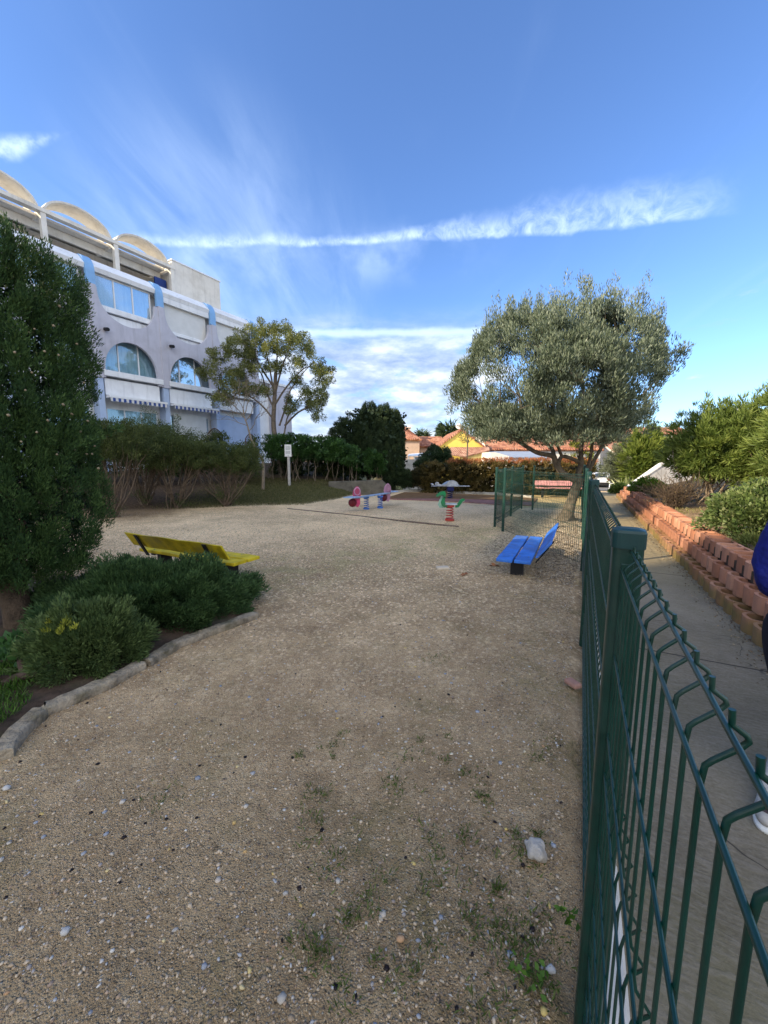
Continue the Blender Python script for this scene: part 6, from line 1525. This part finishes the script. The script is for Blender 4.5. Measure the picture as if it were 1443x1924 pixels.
# ------------------------------------------------------------------ person at the right edge
def skinned(name, verts, edges, radii, m, parent=None, sub=2, root=0):
    me = bpy.data.meshes.new(name); me.from_pydata([tuple(v) for v in verts], edges, []); me.update()
    o = link_mesh(name, me, m, parent)
    bm = bmesh.new(); bm.from_mesh(me); ly = bm.verts.layers.skin.verify(); bm.verts.ensure_lookup_table()
    for i, v in enumerate(bm.verts):
        rr = radii[i]; v[ly].radius = (rr, rr) if not isinstance(rr, tuple) else rr; v[ly].use_root = (i == root)
    bm.to_mesh(me); bm.free()
    o.modifiers.new('skin', 'SKIN').use_smooth_shade = True
    s_ = o.modifiers.new('sub', 'SUBSURF'); s_.levels = sub; s_.render_levels = sub
    return o
def person():
    b = Vector((1.98, 1.58, 0)); f = Vector((-.35, -.94, 0)).normalized(); s_ = Vector((f.y, -f.x, 0))   # s_ : towards the picture's left
    if s_.x > 0: s_ = -s_
    def q(side, fwd, z): return b+s_*side+f*fwd+Vector((0, 0, z))
    SK = mat('skin', (.5, .31, .23), .55, .05, 12, .05)
    # body: pelvis, spine, neck, head, arms, legs
    V = [q(0, 0, .92), q(0, 0, 1.10), q(0, 0, 1.30), q(0, 0, 1.42), q(0, .01, 1.48), q(0, .02, 1.56), q(0, .02, 1.66), q(0, .01, 1.72)]
    E = [(i, i+1) for i in range(7)]; Rr = [(.13, .10), (.12, .09), (.15, .10), (.08, .07), .05, .075, .085, .05]
    def add(p, par, r): V.append(p); E.append((par, len(V)-1)); Rr.append(r); return len(V)-1
    hands = []
    for sg in (1, -1):
        i = add(q(sg*.19, 0, 1.38), 3, .05); i = add(q(sg*.25, -.05, 1.12), i, .042); 
        i = add(q(sg*.25, .05, .93), i, .03); i = add(q(sg*.25, .07, .84), i, .022); hands.append((i, sg))
        i = add(q(sg*.10, .0, .84), 0, .085); i = add(q(sg*.11, .04, .5), i, .06); i = add(q(sg*.12, 0, .14), i, .04); add(q(sg*.12, .0, .06), i, .035)
    for i, sg in hands:
        w0 = V[i]; pm_ = add(w0+f*.03+Vector((0, 0, -.05)), i, (.030, .018))
        for k, (o_, L_) in enumerate(((-.024, .065), (-.008, .075), (.008, .07), (.023, .055))):
            a = add(w0+f*.04+Vector((0, 0, -.085))+s_*o_, pm_, .009); c_ = add(V[a]+Vector((0, 0, -L_*.55))-f*.004, a, .0085); add(V[c_]+Vector((0, 0, -L_*.4))-f*.02, c_, .0075)
        a = add(w0+f*.055+Vector((0, 0, -.045))-s_*sg*.03, pm_, .010); add(V[a]+Vector((0, 0, -.035))+f*.01, a, .009)
    body = skinned('person', V, E, Rr, SK, None, 2)
    tag(body, 'person in a royal blue jacket and dark trousers standing on the path', 'person')
    # head features
    hb_ = MB(); hb_.blob(q(0, .02, 1.64), (.082, .098, .115), 3, .02); hd = hb_.build('head', SK, body)
    mb = MB(); mb.blob(q(0, .12, 1.635), (.012, .02, .022), 2, .05); mb.build('nose', SK, body)
    for sg in (1, -1):
        mb = MB(); mb.blob(q(sg*.032, .104, 1.655), .012, 2, 0); mb.build('eye', mat('eye_white', (.7, .7, .68), .2, .02), body)
        mb = MB(); mb.blob(q(sg*.032, .113, 1.655), .006, 2, 0); mb.build('iris', BLACK, body)
        mb = MB(); mb.blob(q(sg*.086, .01, 1.64), (.012, .02, .03), 2, .05); mb.build('ear', SK, body)
    mb = MB(); mb.blob(q(0, .108, 1.593), (.022, .01, .006), 2, 0); mb.build('lips', mat('lips', (.4, .16, .14), .5, .05), body)
    mb = MB(); mb.blob(q(0, -.012, 1.685), (.095, .105, .105), 3, .06, 4); mb.build('hair', mat('dark_hair', (.03, .02, .015), .6, .2, 40, .4), body)
    # jacket
    JV = [q(0, 0, .88), q(0, 0, 1.0), q(0, 0, 1.2), q(0, 0, 1.36), q(0, 0, 1.45)]; JE = [(0, 1), (1, 2), (2, 3), (3, 4)]; JR = [(.19, .16), (.18, .15), (.18, .14), (.17, .12), .075]
    for sg in (1, -1):
        n0 = len(JV); JV += [q(sg*.17, 0, 1.37), q(sg*.24, -.02, 1.16), q(sg*.27, -.01, 1.03), q(sg*.25, .05, .90)]; JE += [(3, n0), (n0, n0+1), (n0+1, n0+2), (n0+2, n0+3)]; JR += [.085, .07, .066, .055]
    jk = skinned('jacket', JV, JE, JR, mat('royal_blue_fabric', (.006, .011, .14), .75, .35, 6, 1.0, .05, bscale=7), body)
    tx_ = bpy.data.textures.new('cloth_folds', 'CLOUDS'); tx_.noise_scale = .09; tx_.noise_depth = 2
    dm = jk.modifiers.new('folds', 'DISPLACE'); dm.texture = tx_; dm.strength = .035; dm.mid_level = .5; dm.texture_coords = 'LOCAL'
    TV = [q(0, 0, .9)]; TE = []; TR = [(.15, .13)]
    for sg in (1, -1):
        n0 = len(TV); TV += [q(sg*.16, .0, .74), q(sg*.13, .05, .45), q(sg*.12, 0, .2), q(sg*.12, .0, .1)]; TE += [(0, n0), (n0, n0+1), (n0+1, n0+2), (n0+2, n0+3)]; TR += [.135, .085, .07, .07]
    skinned('trousers', TV, TE, TR, mat('black_trousers', (.012, .012, .02), .85, .2, 6, .4, .006, bscale=14), body)
    # shoes
    SHM = mat('grey_suede', (.42, .40, .36), .8, .15, 20, .3); SOLE = mat('white_sole', (.7, .7, .66), .6, .05)
    for sg, toe in ((1, Vector((1.555, 1.385, 0))), (-1, q(-.12, .17, 0))):
        heel = q(sg*.12, -.05, 0); dr = (toe-heel).normalized(); L_ = (toe-heel).length; pd = Vector((-dr.y, dr.x, 0))
        def foot(name, m, z0, z1, k, zt):
            mb = MB(); out = [(-.04, 0), (-.03, .032), (.05, .036), (L_*.6, .044), (L_*.85, .044), (L_+.0, .028), (L_+.018, 0)]
            oo = spl(out+[(x, -y_) for x, y_ in out[::-1][1:-1]], 3); n = len(oo); vs = []
            lv_ = [(z0, k), (z0+(z1-z0)*.5, k), (z1, k*.86), (z1+.004, k*.5)]
            for z, kk_ in lv_:
                for x, y_ in oo:
                    xx = L_/2+(x-L_/2)*(.5+.5*kk_); zz = z+(zt*max(0, 1-x/(L_*.75)) if z > z0+.001 else 0)
                    vs.append(heel+dr*xx+pd*y_*kk_+Vector((0, 0, zz)))
            fs = [(i*n+j, i*n+(j+1) % n, (i+1)*n+(j+1) % n, (i+1)*n+j) for i in range(3) for j in range(n)]+[tuple(range(3*n, 4*n)), tuple(range(n))[::-1]]
            mb.add(vs, fs, True); return mb.build(name, m, body)
        so = foot('sole', SOLE, 0.002, .028, 1.0, 0); sh = foot('shoe', SHM, .029, .062, .93, .05)
        if sg == 1:
            pt = MB(); c_ = heel+dr*(L_*.90)+Vector((0, 0, .066)); pt.blob(c_-pd*.006, (.02, .02, .006), 2, .15, 3); pt.build('toe_patch', mat('dark_patch', (.06, .04, .045), .8, .1), sh)
            nb = MB(); c0 = heel+dr*(L_*.70)+pd*.024+Vector((0, 0, .071))
            pts = [(-.014, -.016), (-.006, .014), (.006, -.014), (.014, .016)]
            nb.tube([c0+dr*y_+pd*x+Vector((0, 0, -abs(x)*.2)) for x, y_ in pts], .0045, 6, smooth=False); nb.build('blue_letter', mat('blue_mark', (.03, .10, .5), .5, .05), sh)
person()
